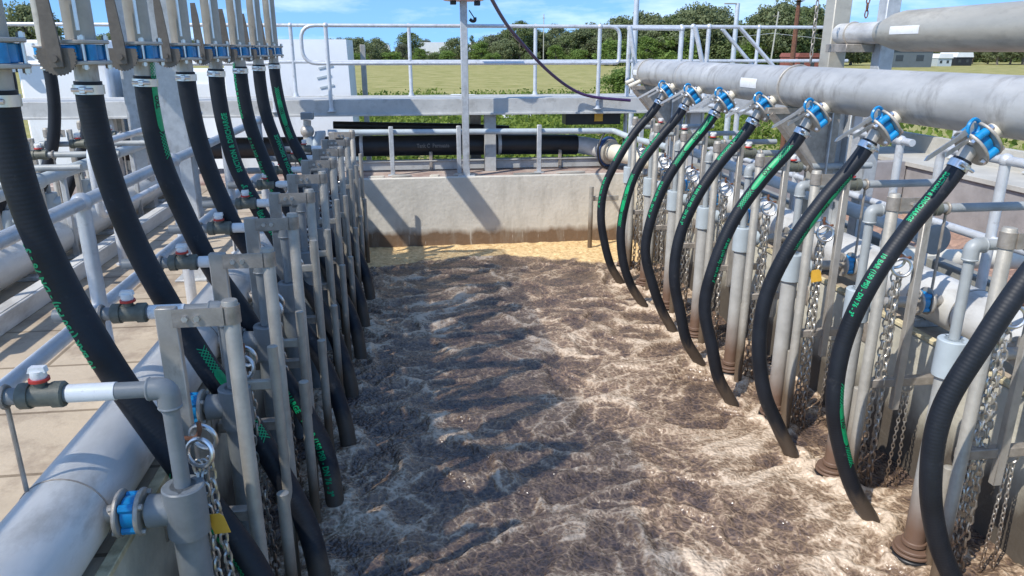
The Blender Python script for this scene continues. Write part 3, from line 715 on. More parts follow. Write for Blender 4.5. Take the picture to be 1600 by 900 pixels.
# air line: cross pipe with ball valve, elbow, drop, tee, blue valve
def air_unit(y, xs_, xv, xe, zc, zt, sg, rp, label, group, long_end, pv='pvc', drop_to=None, xpipe=-1.18, white_at=None):
    """sg=+1 left side (drop pipe to the right of the valve)"""
    t = thing('air_line', (xe, y, zt-.2), label, 'air pipe', group)
    c = MB(); c.cyl((xs_, y, zc), (xv-sg*.06, y, zc), rp, 14); c.build('supply_pipe', M[pv], t)
    c = MB(); c.cyl((xv+sg*.06, y, zc), (xe-sg*.05, y, zc), rp, 14); c.build('cross_pipe', M[pv], t)
    if white_at: c = MB(); c.cyl((white_at[0], y, zc), (white_at[1], y, zc), rp+.0025, 14); c.build('white_sleeve', M['white'], t)
    v = MB()
    v.tube([(xv-.075, y, zc), (xv-.07, y, zc), (xv-.035, y, zc), (xv-.034, y, zc), (xv+.034, y, zc), (xv+.035, y, zc), (xv+.07, y, zc), (xv+.075, y, zc)], [.04, .046, .046, .040, .040, .046, .046, .04], 12)
    v.cyl((xv, y, zc+.02), (xv, y, zc+.062), .022, 12); vb = v.build('ball_valve', M['pvc_olive'], t)
    h = MB(); h.tube([(xv, y, zc+.060), (xv, y, zc+.072), (xv, y, zc+.092)], [.022, .027, .025], 14); h.prism([(-.030, 0), (.030, 0), (.026, .020), (-.022, .020)], (xv, y, zc+.086), (1, 0, 0), (0, 0, 1), .026); h.build('valve_handle', M['white'], vb)
    h = MB(); h.tube([(xv, y, zc+.054), (xv, y, zc+.064)], .0335, 14); h.build('handle_collar', M['red'], vb)
    e = MB(); e.tube(fillet([(xe-sg*.065, y, zc), (xe, y, zc), (xe, y, zc-.075)], .05, 6), rp+.010, 16)
    e.torus((xe-sg*.060, y, zc), (1, 0, 0), rp+.006, .007, 16, 6); e.torus((xe, y, zc-.070), (0, 0, 1), rp+.006, .007, 16, 6); e.build('elbow', M[pv], t)
    d = MB(); d.cyl((xe, y, zt+.05), (xe, y, zc-.06), rp-.001, 14); d.build('drop_pipe', M[pv], t)
    k = MB(); k.tube([(xe, y, zt-.10), (xe, y, zt+.095), (xe, y, zt+.10), (xe, y, zt+.10), (xe, y, zt+.085)], [.075, .075, .070, .046, .044], 22, cap=True)
    k.tube([(xe-sg*.02, y, zt), (xe-sg*.13, y, zt)], [.055, .062], 18); k.build('tee', M['pvc_pale' if sg < 0 else 'pvc'], t)
    k = MB(); k.cyl((xe-sg*.12, y, zt), (xpipe-sg*.03, y, zt), .034, 14); k.build('stub_pipe', M['steel'], t)
    xb = xpipe+sg*.10
    fv = MB(); fv.disc((xb, y, zt), (1, 0, 0), .062, .05, 20)
    for a in range(4):
        an = R(45+90*a); fv.cyl((xb-.026, y+.062*math.cos(an), zt+.062*math.sin(an)), (xb+.026, y+.062*math.cos(an), zt+.062*math.sin(an)), .017, 8)
    fv.build('valve_body', M['blue'], t)
    for s2 in (1, -1):
        fl = MB(); fl.disc((xb+s2*.037, y, zt), (1, 0, 0), .088, .016, 24)
        for a in range(4):
            an = R(45+90*a); fl.cyl((xb+s2*.037, y+.072*math.cos(an), zt+.072*math.sin(an)), (xb+s2*.058, y+.072*math.cos(an), zt+.072*math.sin(an)), .011, 6)
        fl.build('flange', M['steel'], t)
    w_ = MB()
    if sg > 0:
        w_.tube([(xe, y, zt-.10), (xe, y, -.3)], .060, 18); w_.build('dip_pipe', M[pv], t)
    else:
        w_.tube([(xe, y, zt-.10), (xe, y, .12)], .056, 18); w_.torus((xe, y, zt-.10), (0, 0, 1), .06, .012, 20, 6); w_.build('dip_pipe', M['drop'], t)
        q = MB(); q.disc((xe, y, .135), (0, 0, 1), .066, .030, 24); q.disc((xe, y, .102), (0, 0, 1), .098, .018, 26); q.disc((xe, y, .078), (0, 0, 1), .106, .018, 26); q.build('pipe_flange', M['drop'], t)
        q = MB(); q.disc((xe, y, .05), (0, 0, 1), .112, .022, 26); q.disc((xe, y, .025), (0, 0, 1), .10, .02, 26); q.build('rubber_gasket', M['black'], t)
    # thin support rod standing on the lower pipe
    q = MB(); xr = xv-sg*.12; q.tube([(xr, y, zc), (xr, y, SZ+.28)], .0085, 8); q.torus((xr, y, zc), (1, 0, 0), rp+.006, .009, 14, 6); q.build('support_rod', M['bracket'], t)
    return t
ALY = [2.50+.84*k for k in range(9)]
a0 = air_unit(ALY[0], -1.62, -1.30, -.89, 1.62, 1.13, 1, .030, 'grey plastic air line with ball valve, nearest of the left row', 'air lines of the left row', 0, white_at=(-1.215, -1.06))
for k in range(1, 9): dup(a0, (0, ALY[k]-ALY[0], 0), 'grey plastic air line with ball valve, %s of the left row' % ORD[k])

# unseen grating added above the frame to shade the left half of the tank
t = thing('added_shade_grating', (-2.4, 3.5, 3.95), 'unseen grating added overhead to shade the tank, above the left row of risers', 'added shade screen')
random.seed(21); q = MB(); y = -1.5; xr = -1.5; xt = -1.5; vs = []; fs = []
while y < 8.2:
    if random.random() < .012: xt = -1.5+random.uniform(-.35, .35)
    xr += (xt-xr)*.06
    a = [(-3.35, y, 4.02), (xr, y, 4.02), (xr, y+.0036, 4.02), (-3.35, y+.0036, 4.02)]; b = len(vs)
    vs += a+[(p[0], p[1], 4.021) for p in a]
    fs += [[b, b+1, b+2, b+3], [b+4, b+7, b+6, b+5], [b, b+4, b+5, b+1], [b+1, b+5, b+6, b+2], [b+2, b+6, b+7, b+3], [b+3, b+7, b+4, b]]; y += .008
q.add(vs, fs); q.build('grating', M['galv'], t)
q = MB(); q.box((-3.38, 3.75, 3.99), (.04, 10.5, .10)); q.build('beam', M['galv'], t)
# lower air header lying beside the wall (left)
t = thing('header_pipe', (-1.325, 5.5, .95), 'fat blue grey steel pipe lying along the left walkway edge', 'pipe')
p = MB(); p.tube([(-1.325, 1.2, 1.115), (-1.325, 10.1, 1.115)], .16, 40); p.build('pipe', M['pipe'], t)
for i, y in enumerate((2.52, 4.2, 6.0, 7.8)):
    p = MB(); p.torus((-1.325, y, 1.115), (0, 1, 0), .1605, .004, 36, 6); p.build('weld_seam', M['bracket'], t)
for y in (1.9, 3.8, 5.6, 7.4, 9.2):
    p = MB(); p.box((-1.325, y, .975), (.26, .09, .03)); p.build('saddle', M['galv'], t)

# chains (generic)
def chain_unit(x, y, z, sg, label, group, n=4, seed=0, tagc=True):
    random.seed(seed)
    t = thing('lifting_chain', (x, y, z), label, 'chain', group)
    for i, (dy, dz) in enumerate(((-.03, 0), (.035, .03))):
        r_ = MB(); r_.torus((x, y+dy, z+dz), (.35, 1, .15 if i else -.2), .052, .0095, 26, 8); r_.build('ring', M['shiny'], t)
    hk = MB(); hk.tube(spline([(x-sg*.07, y, z+.05), (x-sg*.02, y, z+.045), (x+sg*.0, y, z+.075), (x, y, z+.11)], 5), .009, 8); hk.build('hook', M['rust'], t)
    for i in range(n):
        c = MB(); ox = (i-(n-1)/2)*.030; oy = random.uniform(-.05, .05)
        chain_mb(c, (x+ox*.6, y+oy*.4, z-.045), (x+ox*1.5+random.uniform(-.02, .02), y+oy*1.6, random.uniform(-.05, .03)), sway=.004)
        c.build('chain_strand', M['chain'], t)
    if tagc:
        q = MB(); q.prism([(-.035, -.045), (.035, -.045), (.035, .03), (.022, .045), (-.022, .045), (-.035, .03)], (x+sg*.035, y-.045, z-.30), Vector((.9, -.3, .25)), Vector((-.25, 0, 1)), .003); q.build('tag', M['yellow'], t)
    return t
c0 = chain_unit(-.83, 2.58, 1.33, 1, 'bright chain bunch on two rings, nearest of the left row, yellow tag hanging from it', 'chain bunches of the left row', 3, 1)
cn = chain_unit(-.85, 2.60+.83, 1.30, 1, 'bright chain bunch on two rings, second of the left row', 'chain bunches of the left row', 3, 2, tagc=False)
for k in range(2, 8): dup(cn, (0, .83*(k-1), 0), 'bright chain bunch on two rings, %s of the left row' % ORD[k])

s_ = MB(); a_ = at(921, 392, 10.1); b_ = at(922, 292, 10.1)
s_.cyl((a_.x, 10.1, -.1), (a_.x, 10.1, b_.z), .032, 14); s_.box((a_.x+.2, 10.12, b_.z-.17), (.40, .03, .07)); tag(s_.build('standpipe', M['guide'], org=(a_.x, 10.1, 0)), 'lone short post in the foam before the end wall, near the right corner', 'pipe')
# ------------------------------------------------------------------ RIGHT ROW
RY = [3.44+.80*k for k in range(-1, 7)]
MX, MZ, MR = 3.02, 2.475, .155
t = thing('header_pipe', (MX, 6, MZ-MR), 'long dull steel header pipe feeding the right row of hoses', 'pipe')
p = MB(); p.tube([(MX, 1.0, MZ), (MX, 9.70, MZ), (MX, 9.78, MZ), (MX, 9.82, MZ)], [MR, MR, MR*.93, MR*.70], 48); p.build('pipe', M['header'], t)
for y in (5.72, 8.1, 3.05):
    p = MB(); p.torus((MX, y, MZ), (0, 1, 0), MR, .003, 40, 6); p.build('weld_seam', M['bracket'], t)
def sticker(par, cx, y, cz, r, a0, a1, w, m='white'):
    q = MB(); n = 6; vs = []
    for i in range(n+1):
        a = a0+(a1-a0)*i/n
        for dy in (-w/2, w/2): vs.append((cx+math.cos(a)*(r+.002), y+dy, cz+math.sin(a)*(r+.002)))
    q.add(vs, [[2*i, 2*i+1, 2*i+3, 2*i+2] for i in range(n)]); q.build('label_sticker', M[m], par, recalc=False)
sticker(t, MX, 6.25, MZ, MR, R(163), R(192), .32); sticker(t, MX, 9.62, MZ, MR, R(168), R(192), .16)
p = MB(); p.cyl((MX-.14, 9.72, MZ-.10), (MX-.24, 9.72, MZ-.14), .030, 12); p.cyl((MX-.10, 9.5, MZ-.10), (MX-.26, 9.5, MZ-.17), .028, 12); p.build('drain_plug', M['cream'], t)

# direction of the angled stubs: down and to the left of the header
SD = Vector((-.80, .0, -.62)).normalized()
def stub_valve(y, label, group):
    c0_ = Vector((MX, y, MZ))+Vector((-.70, 0, -.71))*MR*.92
    v = thing('butterfly_valve', (c0_.x, y, c0_.z), label, 'valve', group)
    def P(d): return c0_+SD*d
    q = MB(); q.tube([P(-.03), P(.075)], .041, 16); q.build('stub_pipe', M['cream'], v)
    for d in (.078, .158):
        f = MB(); f.disc(P(d), SD, .108, .016, 26); f.build('flange', M['steel'], v)
    b = MB(); b.disc(P(.118), SD, .070, .060, 24); u = Vector((0, 1, 0)); w_ = SD.cross(u)
    for a in range(4):
        an = R(45+90*a); e = (u*math.cos(an)+w_*math.sin(an))*.083; b.tube([P(.088)+e, P(.148)+e], .023, 10)
    b.build('valve_body', M['blue'], v)
    for a in range(4):
        an = R(45+90*a); e = (u*math.cos(an)+w_*math.sin(an))*.088
        z_ = MB(); z_.tube([P(.055)+e, P(.185)+e], .009, 8); z_.tube([P(.055)+e, P(.069)+e], .017, 6); z_.tube([P(.168)+e, P(.182)+e], .017, 6); z_.build('bolt', M['shiny'], v)
    lq = MB(); base = P(.118)+w_*.0+Vector((0, -.10, 0)); side = (SD.cross(Vector((0, 1, 0)))).normalized()
    ld = (SD+Vector((-.25, -.35, .15))).normalized(); base = P(.12)-side*.10*(1 if side.z < 0 else -1)+Vector((0, -.03, 0))
    lq.prism([(0, -.013), (.34, -.010), (.36, 0), (.34, .012), (.13, .013), (0, .03)], base, ld, Vector((0, .3, 1)), .008)
    lq.prism([(0.02, -.010), (.24, -.010), (.24, .012), (0.02, .012)], base+Vector((.03, 0, -.028)), ld, Vector((0, .3, 1)), .008)
    lq.build('lever_handle', M['shiny'], v)
    n = MB(); n.torus(base+SD*.0+side*.0, ld.cross(Vector((0, 0, 1))), .045, .010, 16, 6); n.build('notch_plate', M['blue'], v)
    return v, P
sv, PF = stub_valve(RY[0], 'blue flanged butterfly valve under the long header pipe, nearest of the right row', 'valves of the right hose row')
for k in range(1, 8): dup(sv, (0, RY[k]-RY[0], 0), 'blue flanged butterfly valve under the long header pipe, %s of the right row' % ORD[k])
hs0 = PF(.16)
RDX = [0, 0, -.10, -.19, -.15, -.12, -.18, -.21]
def rpts(y, j, k=0):
    base = [(hs0.x, 0, hs0.z), (2.69, .0, 2.10), (2.52, .0, 1.86), (2.365, .0, 1.57), (2.265, .0, 1.24), (2.26, .0, .90), (2.36, .0, .57), (2.49, .01, .29), (2.63, .03, .06), (2.74, .05, -.20)]
    return [(x+RDX[k]*min(1, max(0, i-1)/6)+(j.uniform(-.018, .018) if 2 < i < 8 else 0), y+dy+(j.uniform(-.015, .015) if 2 < i < 8 else 0), z) for i, (x, dy, z) in enumerate(base)]
Rm = [
 [],
 [(TX2, .16, 1.15, False), (TX1, .66, 1.0, False), ('logo', 1.52, -.5, False)],
 [('logo', .42, -.5, False)],
 [('logo', .34, .75, False), (TX1, 1.0, -.3, False)],
 [(TX2, .20, 1.1, False), (TX1, .74, .9, False)],
 [('logo', .24, .6, False), (TX1, .85, 1.0, False)],
 [(TX2, .45, 1.2, False), ('logo', 1.05, .8, False)],
 [(TX2, .60, 1.15, False), (TX1, 1.1, 1.0, False)]]
for k in range(8):
    j = random.Random(k+30)
    make_hose('rubber_hose', rpts(RY[k], j, k), 'black ribbed hose arching down from the header pipe, %s of the right row' % ORD[k], 'hoses of the right row', Rm[k], HR=.047, ts=.036)

GRY = [2.12+.845*k for k in range(9)]
g1 = guide_unit(2.68, 2.90, GRY[0], 1.98, -1, 'steel guide pipe with flat bracket, nearest of the right row', 'guide rails of the right row')
for k in range(1, 9): dup(g1, (0, GRY[k]-GRY[0], 0), 'steel guide pipe with flat bracket, %s of the right row' % ORD[k])
for k in range(9):
    zt = [.7, .66, .72, .62, .7, .74, .66, .7, .7][k]; y = GRY[k]+.12; s_ = MB()
    s_.tube([(2.73, y, -.3), (2.73, y, zt-.003), (2.73, y, zt)], [.030, .030, .026], 14)
    tag(s_.build('standpipe', M['guide'], org=(2.73, y, 0)), 'short bare standpipe beside the %s guide pipe of the right row' % ORD[k], 'pipe', 'short standpipes of the right row')
ARY = [2.34+.84*k for k in range(9)]
a1 = air_unit(ARY[0], 3.75, 3.06, 2.69, 1.84, 1.25, -1, .027, 'pale air line with ball valve and flanged dip pipe, nearest of the right row', 'air lines of the right row', 0, pv='pvc_light', xpipe=3.22)
for k in range(1, 9): dup(a1, (0, ARY[k]-ARY[0], 0), 'pale air line with ball valve and flanged dip pipe, %s of the right row' % ORD[k])
cr = [chain_unit(2.80, 3.0+.845*k, 1.54, -1, 'bright chain bunch hanging on two rings, %s of the right row' % ORD[k], 'chain bunches of the right row', 3, 10+k, tagc=(k in (2,))) for k in range(3)]
for k in range(3, 8): dup(cr[1+(k % 2)-(1 if k % 2 else 0)], (0, .845*(k-(1+(k % 2)-(1 if k % 2 else 0))), 0), 'bright chain bunch hanging on two rings, %s of the right row' % ORD[k])
for k in range(3):                                                   # thin chains from the wall arms
    y = GRY[k+1]+.05; x = 2.98
    t = thing('thin_chain', (x, y, .80), 'thin chain pair hanging from a ring on the %s wall arm at right' % ORD[k], 'chain', 'thin chains on the right wall arms')
    r_ = MB(); r_.torus((x, y-.03, .76), (.1, 1, 0), .038, .007, 20, 6); r_.build('ring', M['shiny'], t)
    for dx in (-.03, .05):
        random.seed(60+k); c = MB(); chain_mb(c, (x+dx*.4, y-.03, .72), (x+dx, y-.03, -.03), .030, .004, .022); c.build('chain_strand', M['chain'], t)

t = thing('header_pipe', (3.395, 6, .96), 'fat pale steel pipe lying behind the right row of chains', 'pipe')
p = MB(); p.tube([(3.395, 1.0, 1.19), (3.395, 10.0, 1.19)], .158, 40); p.build('pipe', M['pipe'], t)
for y in (3.9, 5.6, 7.4):
    p = MB(); p.torus((3.395, y, 1.19), (0, 1, 0), .1585, .004, 36, 6); p.build('weld_seam', M['bracket'], t)
for y in (2.6, 4.3, 6.0, 7.7, 9.4):
    p = MB(); p.box((3.395, y, 1.0), (.26, .09, .06)); p.build('saddle', M['galv'], t)

# pale plastic service pipe above the right slab with a flanged end
t = thing('service_pipe', (3.70, 6, 1.4), 'pale blue plastic service pipe with a flanged end near the right handrail', 'pipe')
p = MB(); p.tube([(3.70, 4.75, 1.45), (3.70, 10.2, 1.45)], .058, 20); p.build('pipe', M['pvc_pale'], t)
for y in (4.95, 6.3, 7.7, 9.0):
    p = MB(); p.tube([(3.70, y-.09, 1.45), (3.70, y+.09, 1.45)], .070, 20); p.build('coupling', M['pvc_pale'], t)
p = MB(); p.disc((3.70, 4.73, 1.45), (0, 1, 0), .11, .03, 24); p.build('end_flange', M['pvc'], t)
for y in (5.3, 7.0, 8.7):
    p = MB(); p.box((3.70, y, 1.17), (.05, .05, .42)); p.box((3.70, y, .98), (.14, .12, .016)); p.build('pipe_support', M['galv'], t)

# ------------------------------------------------------------------ columns and brackets
def column(name, x, y, z0, z1, sx, sy, m, label, ibeam=False, plate=True):
    t = thing(name, (x, y, z0), label, 'column')
    c = MB()
    if ibeam:
        for sg in (-1, 1): c.box((x+sg*(sx/2-.006), y, (z0+z1)/2), (.012, sy, z1-z0), bev=.002)
        c.box((x, y, (z0+z1)/2), (sx-.026, .010, z1-z0), bev=.002)
    else: c.box((x, y, (z0+z1)/2), (sx, sy, z1-z0), bev=.008)
    c.build('shaft', m, t)
    if plate: c = MB(); c.box((x, y, z0+.008), (sx+.10, sy+.10, .016), bev=.003); c.build('base_plate', M['galv'], t)
    return t
column('steel_column', -1.80, 6.1, SZ, 3.75, .19, .15, M['galv'], 'thick grey box column standing behind the third and fourth left hoses')
column('steel_column', -3.15, 9.2, SZ, 4.2, .16, .15, M['galv'], 'slim white grey column between the far left hoses')
def rcol(x, y, label, m):
    t = column('steel_column', x, y, SZ, 2.31, .17, .17, m, label, ibeam=True)
    b = MB(); b.box((x-.30, y-.05, 2.29), (.66, .06, .05), bev=.003); b.build('cantilever_arm', M['bracket'], t)
    b = MB(); b.prism([(-.60, 0), (.0, 0), (.0, -.55), (-.08, -.55)], (x-.0, y-.05, 2.265), (1, 0, 0), (0, 0, 1), .010); b.build('gusset', M['bracket'], t)
    b = MB(); b.tube([(x-.60, y-.07, 2.27), (x-.02, y-.07, 1.62)], .028, 4); b.build('brace', M['bracket'], t)
    b = MB(); b.torus((MX, y-.05, MZ), (0, 1, 0), MR+.006, .008, 36, 6); b.build('pipe_strap', M['steel'], t)
    return t
rcol(3.42, 5.75, 'brown grey steel column with triangular gusset under the middle of the right header pipe', M['galv'])
rcol(3.42, 9.55, 'grey column and gusset under the far end of the right header pipe', M['galv'])
column('steel_column', at(1381, 50, 6.3).x+.02, 6.3, SZ, 4.1, .13, .13, M['galv'], 'pale box column behind the right header pipe, reaching up to the sky')
# upper pipe with reducer (right)
t = thing('upper_pipe', (3.95, 4, 2.74), 'thick beige steel pipe narrowing to a smaller end, above the right header pipe', 'pipe')
p = MB(); p.tube([(3.95, 1.0, 2.895), (3.95, 5.80, 2.895), (3.95, 5.92, 2.895), (3.95, 6.06, 2.89), (3.95, 6.12, 2.89)], [.158, .158, .142, .105, .092], 40)
p.build('pipe', M['pipe_warm'], t)
p = MB(); p.tube([(3.95, 6.10, 2.89), (3.95, 6.75, 2.89)], .090, 28); p.build('narrow_end', M['pipe'], t)
p = MB(); p.torus((3.95, 6.55, 2.89), (0, 1, 0), .094, .010, 28, 6); p.build('pipe_clamp', M['steel'], t)
p = MB(); p.box((3.95, 6.5, 2.765), (.36, .34, .07), bev=.004); p.build('rest_bracket', M['bracket'], t)
sticker(t, 3.95, 5.60, 2.895, .158, R(168), R(190), .36)
column('steel_column', 3.98, 6.9, SZ, 4.1, .17, .17, M['pipe_warm'], 'beige column carrying the narrow end of the upper pipe')
for i, (px, Y_, y0, y1, lab) in enumerate(((1283, 6.4, -30, 98, 'hanging chain against the sky beside the beige column'), (1363, 5.9, -30, 27, 'hanging chain above the upper pipe against the sky'))):
    a = at(px+2, -60, Y_); b = at(px-3, y1, Y_); random.seed(5+i); c = MB(); chain_mb(c, a, (a.x, a.y, b.z), .05, .006, .034)
    tag(c.build('hanging_chain', M['rust'] if i else M['bracket'], org=(a.x, a.y, b.z)), lab, 'chain')

# ------------------------------------------------------------------ railings
def railing(name, runs, posts, label, r=.024, group=None, m='rail', foot=True, post_r=None):
    """runs: list of polylines (already filleted); posts: (x,y,z0,z1)"""
    c = posts[0] if posts else (*runs[0][0][:2], runs[0][0][2], 0)
    t = thing(name, (c[0], c[1], c[2]), label, 'railing', group)
    for q in runs:
        b = MB(); b.tube(q, r, 14); b.build('rail', M[m], t)
    for (x, y, z0, z1) in posts:
        b = MB(); b.cyl((x, y, z0), (x, y, z1), post_r or r*1.08, 14); b.ball((x, y, z1), r*1.5, 12, 8)
        if foot: b.tube([(x, y, z0), (x, y, z0+.01), (x, y, z0+.012), (x, y, z0+.05)], [.06, .06, .038, .034], 16)
        b.build('post', M[m], t)
    return t
def para(x, ys_, zs):
    return [[(x, ys_[0], z), (x, ys_[1], z)] for z in zs]
# handrail on the left walkway
railing('handrail', para(-1.64, (1.3, 8.9), (2.03, 1.48)), [(-1.64, y, SZ, 2.03) for y in (3.86, 5.35, 6.85, 8.35)], 'pale tubular handrail running along the left walkway behind the nearest hoses', r=.034)
railing('handrail', [fillet([(-2.55, 9.6, 2.02), (-2.55, 6.3, 2.02), (-2.55, 6.3, 1.45), (-2.55, 9.6, 1.45)], .12)], [(-2.55, 6.6, SZ, 2.02), (-2.55, 8.6, SZ, 2.02)], 'short handrail with a rounded return end between the second and third left hoses', r=.030)
railing('handrail', para(-3.3, (2.0, 6.0), (2.02, 1.45)), [(-3.3, y, SZ, 2.02) for y in (2.9, 4.4, 5.9)], 'pale handrail at the far left edge behind the nearest left hose', r=.030)
# kick channel on the slab and the second fat pipe
s = MB(); s.box((-2.74, 5.2, 1.035), (.05, 9.0, .13)); s.box((-2.78, 5.2, 1.10), (.09, 9.0, .012)); tag(s.build('kick_channel', M['pipe'], org=(-2.74, 5.2, .97)), 'grey kick channel lying along the left walkway slab', 'channel')
t = thing('header_pipe', (-3.22, 5, .96), 'fat steel pipe with white stickers beyond the kick channel at left', 'pipe')
p = MB(); p.tube([(-3.20, 1.0, 1.17), (-3.20, 10.0, 1.17)], .165, 36); p.build('pipe', M['pipe'], t)
for y in (4.9, 7.2): sticker(t, -3.20, y, 1.17, .165, R(15), R(42), .24)
for y in (3.0, 4.6, 6.2, 7.8, 9.4): p = MB(); p.box((-3.20, y, .99), (.30, .1, .04)); p.build('saddle', M['galv'], t)
t = thing('service_pipe', (-3.05, 5, 1.7), 'grey plastic pipe with couplings above the far left steel pipe', 'pipe')
p = MB(); p.tube([(-3.05, 4.2, 1.73), (-3.05, 9.8, 1.73)], .052, 18); p.build('pipe', M['pvc_pale'], t)
for y in (4.9, 6.4, 7.9): p = MB(); p.tube([(-3.05, y-.08, 1.73), (-3.05, y+.08, 1.73)], .066, 18); p.build('coupling', M['pvc_pale'], t)
for y in (5.2, 6.9, 8.6): p = MB(); p.box((-3.05, y, 1.33), (.045, .045, .72)); p.box((-3.05, y, .98), (.13, .13, .016)); p.build('pipe_support', M['galv'], t)
# far left row: risers, valves, hoses (mirrored) over the second tank
FX = -3.50; FY = [6.45+.80*k for k in range(4)]
fv0 = riser_valve(FX, FY[0], 2.74, 'small blue butterfly valve of the far left row beside the frame edge', 'valves of the far left row', mirror=-1)
fr0 = thing('riser_pipe', (FX, FY[0], 2.82), 'beige riser pipe of the far left row beside the frame edge', 'pipe', 'riser pipes of the far left row')
p = MB(); p.tube([(FX, FY[0], 2.79), (FX, FY[0], 4.05)], .054, 18); p.build('pipe', M['pipe_warm'], fr0)
names = ['', 'behind the gap between the first two left risers', 'hidden mostly behind the second left riser', 'seen between the second and third left risers']
for k in range(1, 4):
    dup(fv0, (0, FY[k]-FY[0], 0), 'blue valve of the far left row, '+names[k]); dup(fr0, (0, FY[k]-FY[0], 0), 'beige far left row riser, '+names[k])
hd = thing('header_pipe', (FX, 7.5, 4.0), 'overhead header pipe carrying the far left row of risers', 'pipe')
p = MB(); p.tube([(FX, 5.8, 4.15), (FX, 9.6, 4.15)], .15, 24); p.build('pipe', M['pipe'], hd)
for k in range(4):
    pts = [(2*FX/2-(x-LHP[0][0]), FY[k]+dy, z) for (x, dy, z) in LHP]
    make_hose('rubber_hose', pts, 'black far left row hose curving leftwards, '+('at the frame edge', names[1], names[2], names[3])[k], 'hoses of the far left row', [])
# guide rails and air lines of the far left tank, seen in the gaps
for k in range(5):
    y = 5.9+.83*k
    t = dup(g1, (-3.78-2.68, y-GRY[0], 0), 'steel guide pipe with flat bracket over the far left tank, %s from the camera' % ORD[k], 'guide rails of the far left tank')
for k in range(5):
    dup(a1, (-3.75-2.69, 5.6+.84*k-ARY[0], 0), 'air line with ball valve over the far left tank, %s from the camera' % ORD[k], 'air lines of the far left tank')
# handrails right
railing('handrail', [fillet([(4.02, .8, 2.03), (4.02, 5.25, 2.03), (4.02, 5.25, 1.02)], .10)]+[[(4.02, .8, 1.47), (4.02, 5.2, 1.47)]], [(4.02, y, SZ, 2.03) for y in (3.35, 4.6)], 'grey tubular handrail with a bent end on the right walkway, nearest the camera', r=.032)
railing('handrail', para(4.02, (5.6, 9.9), (2.03, 1.47)), [(4.02, y, SZ, 2.03) for y in (5.75, 7.4, 9.0)], 'pale handrail beyond the right row of hoses, in line with the pale box column', r=.030)
railing('handrail', para(8.3, (3.0, 12.0), (2.15, 1.75)), [(8.3, y, 1.15, 2.15) for y in (4.6, 6.1, 7.6, 9.1, 10.6)], 'pale handrail on the coping beyond the pink brown scum', r=.034)
# pale pipes over the scum channel
s = MB(); s.tube([(3.6, 5.6, .78+.3), (7.4, 5.9, .82)], .085, 22); tag(s.build('crossing_pipe', M['cream'], org=(5.5, 5.7, .8)), 'cream plastic pipe crossing over the pink brown scum', 'pipe')

# ------------------------------------------------------------------ far end: deck, pole, pipes
DY0, DY1, DZ = 11.0, 12.0, 2.07
t = thing('raised_walkway', (0, 11.5, 1.05), 'grey fibreglass walkway spanning the far end of the tanks', 'walkway')
b = MB(); b.box((-1.5, DY0+.02, DZ-.10), (19.5, .04, .22), bev=.006); b.box((-1.5, DY0+.0, DZ-.205), (19.5, .07, .03), bev=.004); b.build('edge_channel', M['deck'], t)
b = MB(); b.box((-1.5, DY1, DZ-.10), (19.5, .04, .22), bev=.006); b.build('edge_channel', M['deck'], t)
b = MB(); b.box((-1.5, 11.5, DZ-.02), (19.5, .94, .04), bev=.004); b.build('deck_panel', M['deck'], t)
for x in (-6.5, -4.2, 1.14, 4.3, 7.0):
    for (yy, m_) in ((DY0+.16, 'deck'), (DY1-.12, 'bracket')):
        if m_ == 'bracket': x_ = x-.16
        else: x_ = x
        c = MB(); c.box((x_, yy, (1.01+DZ-.22)/2), (.17, .12, DZ-.22-1.01)); c.build('support_leg', M[m_], t)
# railings on the deck
rt = .026
nearposts = [-5.35, -1.13, 2.72]
railing('handrail', [fillet([(-1.0, DY0-.02, 3.07), (-1.47, DY0-.02, 3.07), (-1.47, DY0-.02, 2.57), (-1.0, DY0-.02, 2.57)], .2)+fillet([(-.9, DY0-.02, 2.57), (2.9, DY0-.02, 2.57), (3.02, DY0-.02, 2.57), (3.02, DY0-.02, 3.07), (2.0, DY0-.02, 3.07), (-1.0, DY0-.02, 3.07)], .15)],
        [(-1.13, DY0-.03, 1.92, 3.07), (2.72, DY0-.03, 1.92, 3.07)], 'tubular handrail with rounded ends on the near side of the far walkway', r=rt)
railing('handrail', [[(-9, DY1, 3.10), (7.2, DY1, 3.10)], [(-9, DY1, 2.58), (7.2, DY1, 2.58)]], [(x, DY1, DZ, 3.10) for x in (-7.6, -6.2, -4.8, -3.4, -1.75, -.03+.03, 1.95, 4.3, 5.6)], 'long handrail on the far side of the far walkway', r=rt)
railing('handrail', [[(-9, DY0-.02, 3.07), (-1.9, DY0-.02, 3.07)], [(-9, DY0-.02, 2.57), (-1.9, DY0-.02, 2.57)]], [(x, DY0-.03, 1.92, 3.07) for x in (-7.3, -5.35, -3.5, -1.9)], 'handrail on the near side of the far walkway behind the left risers', r=rt)
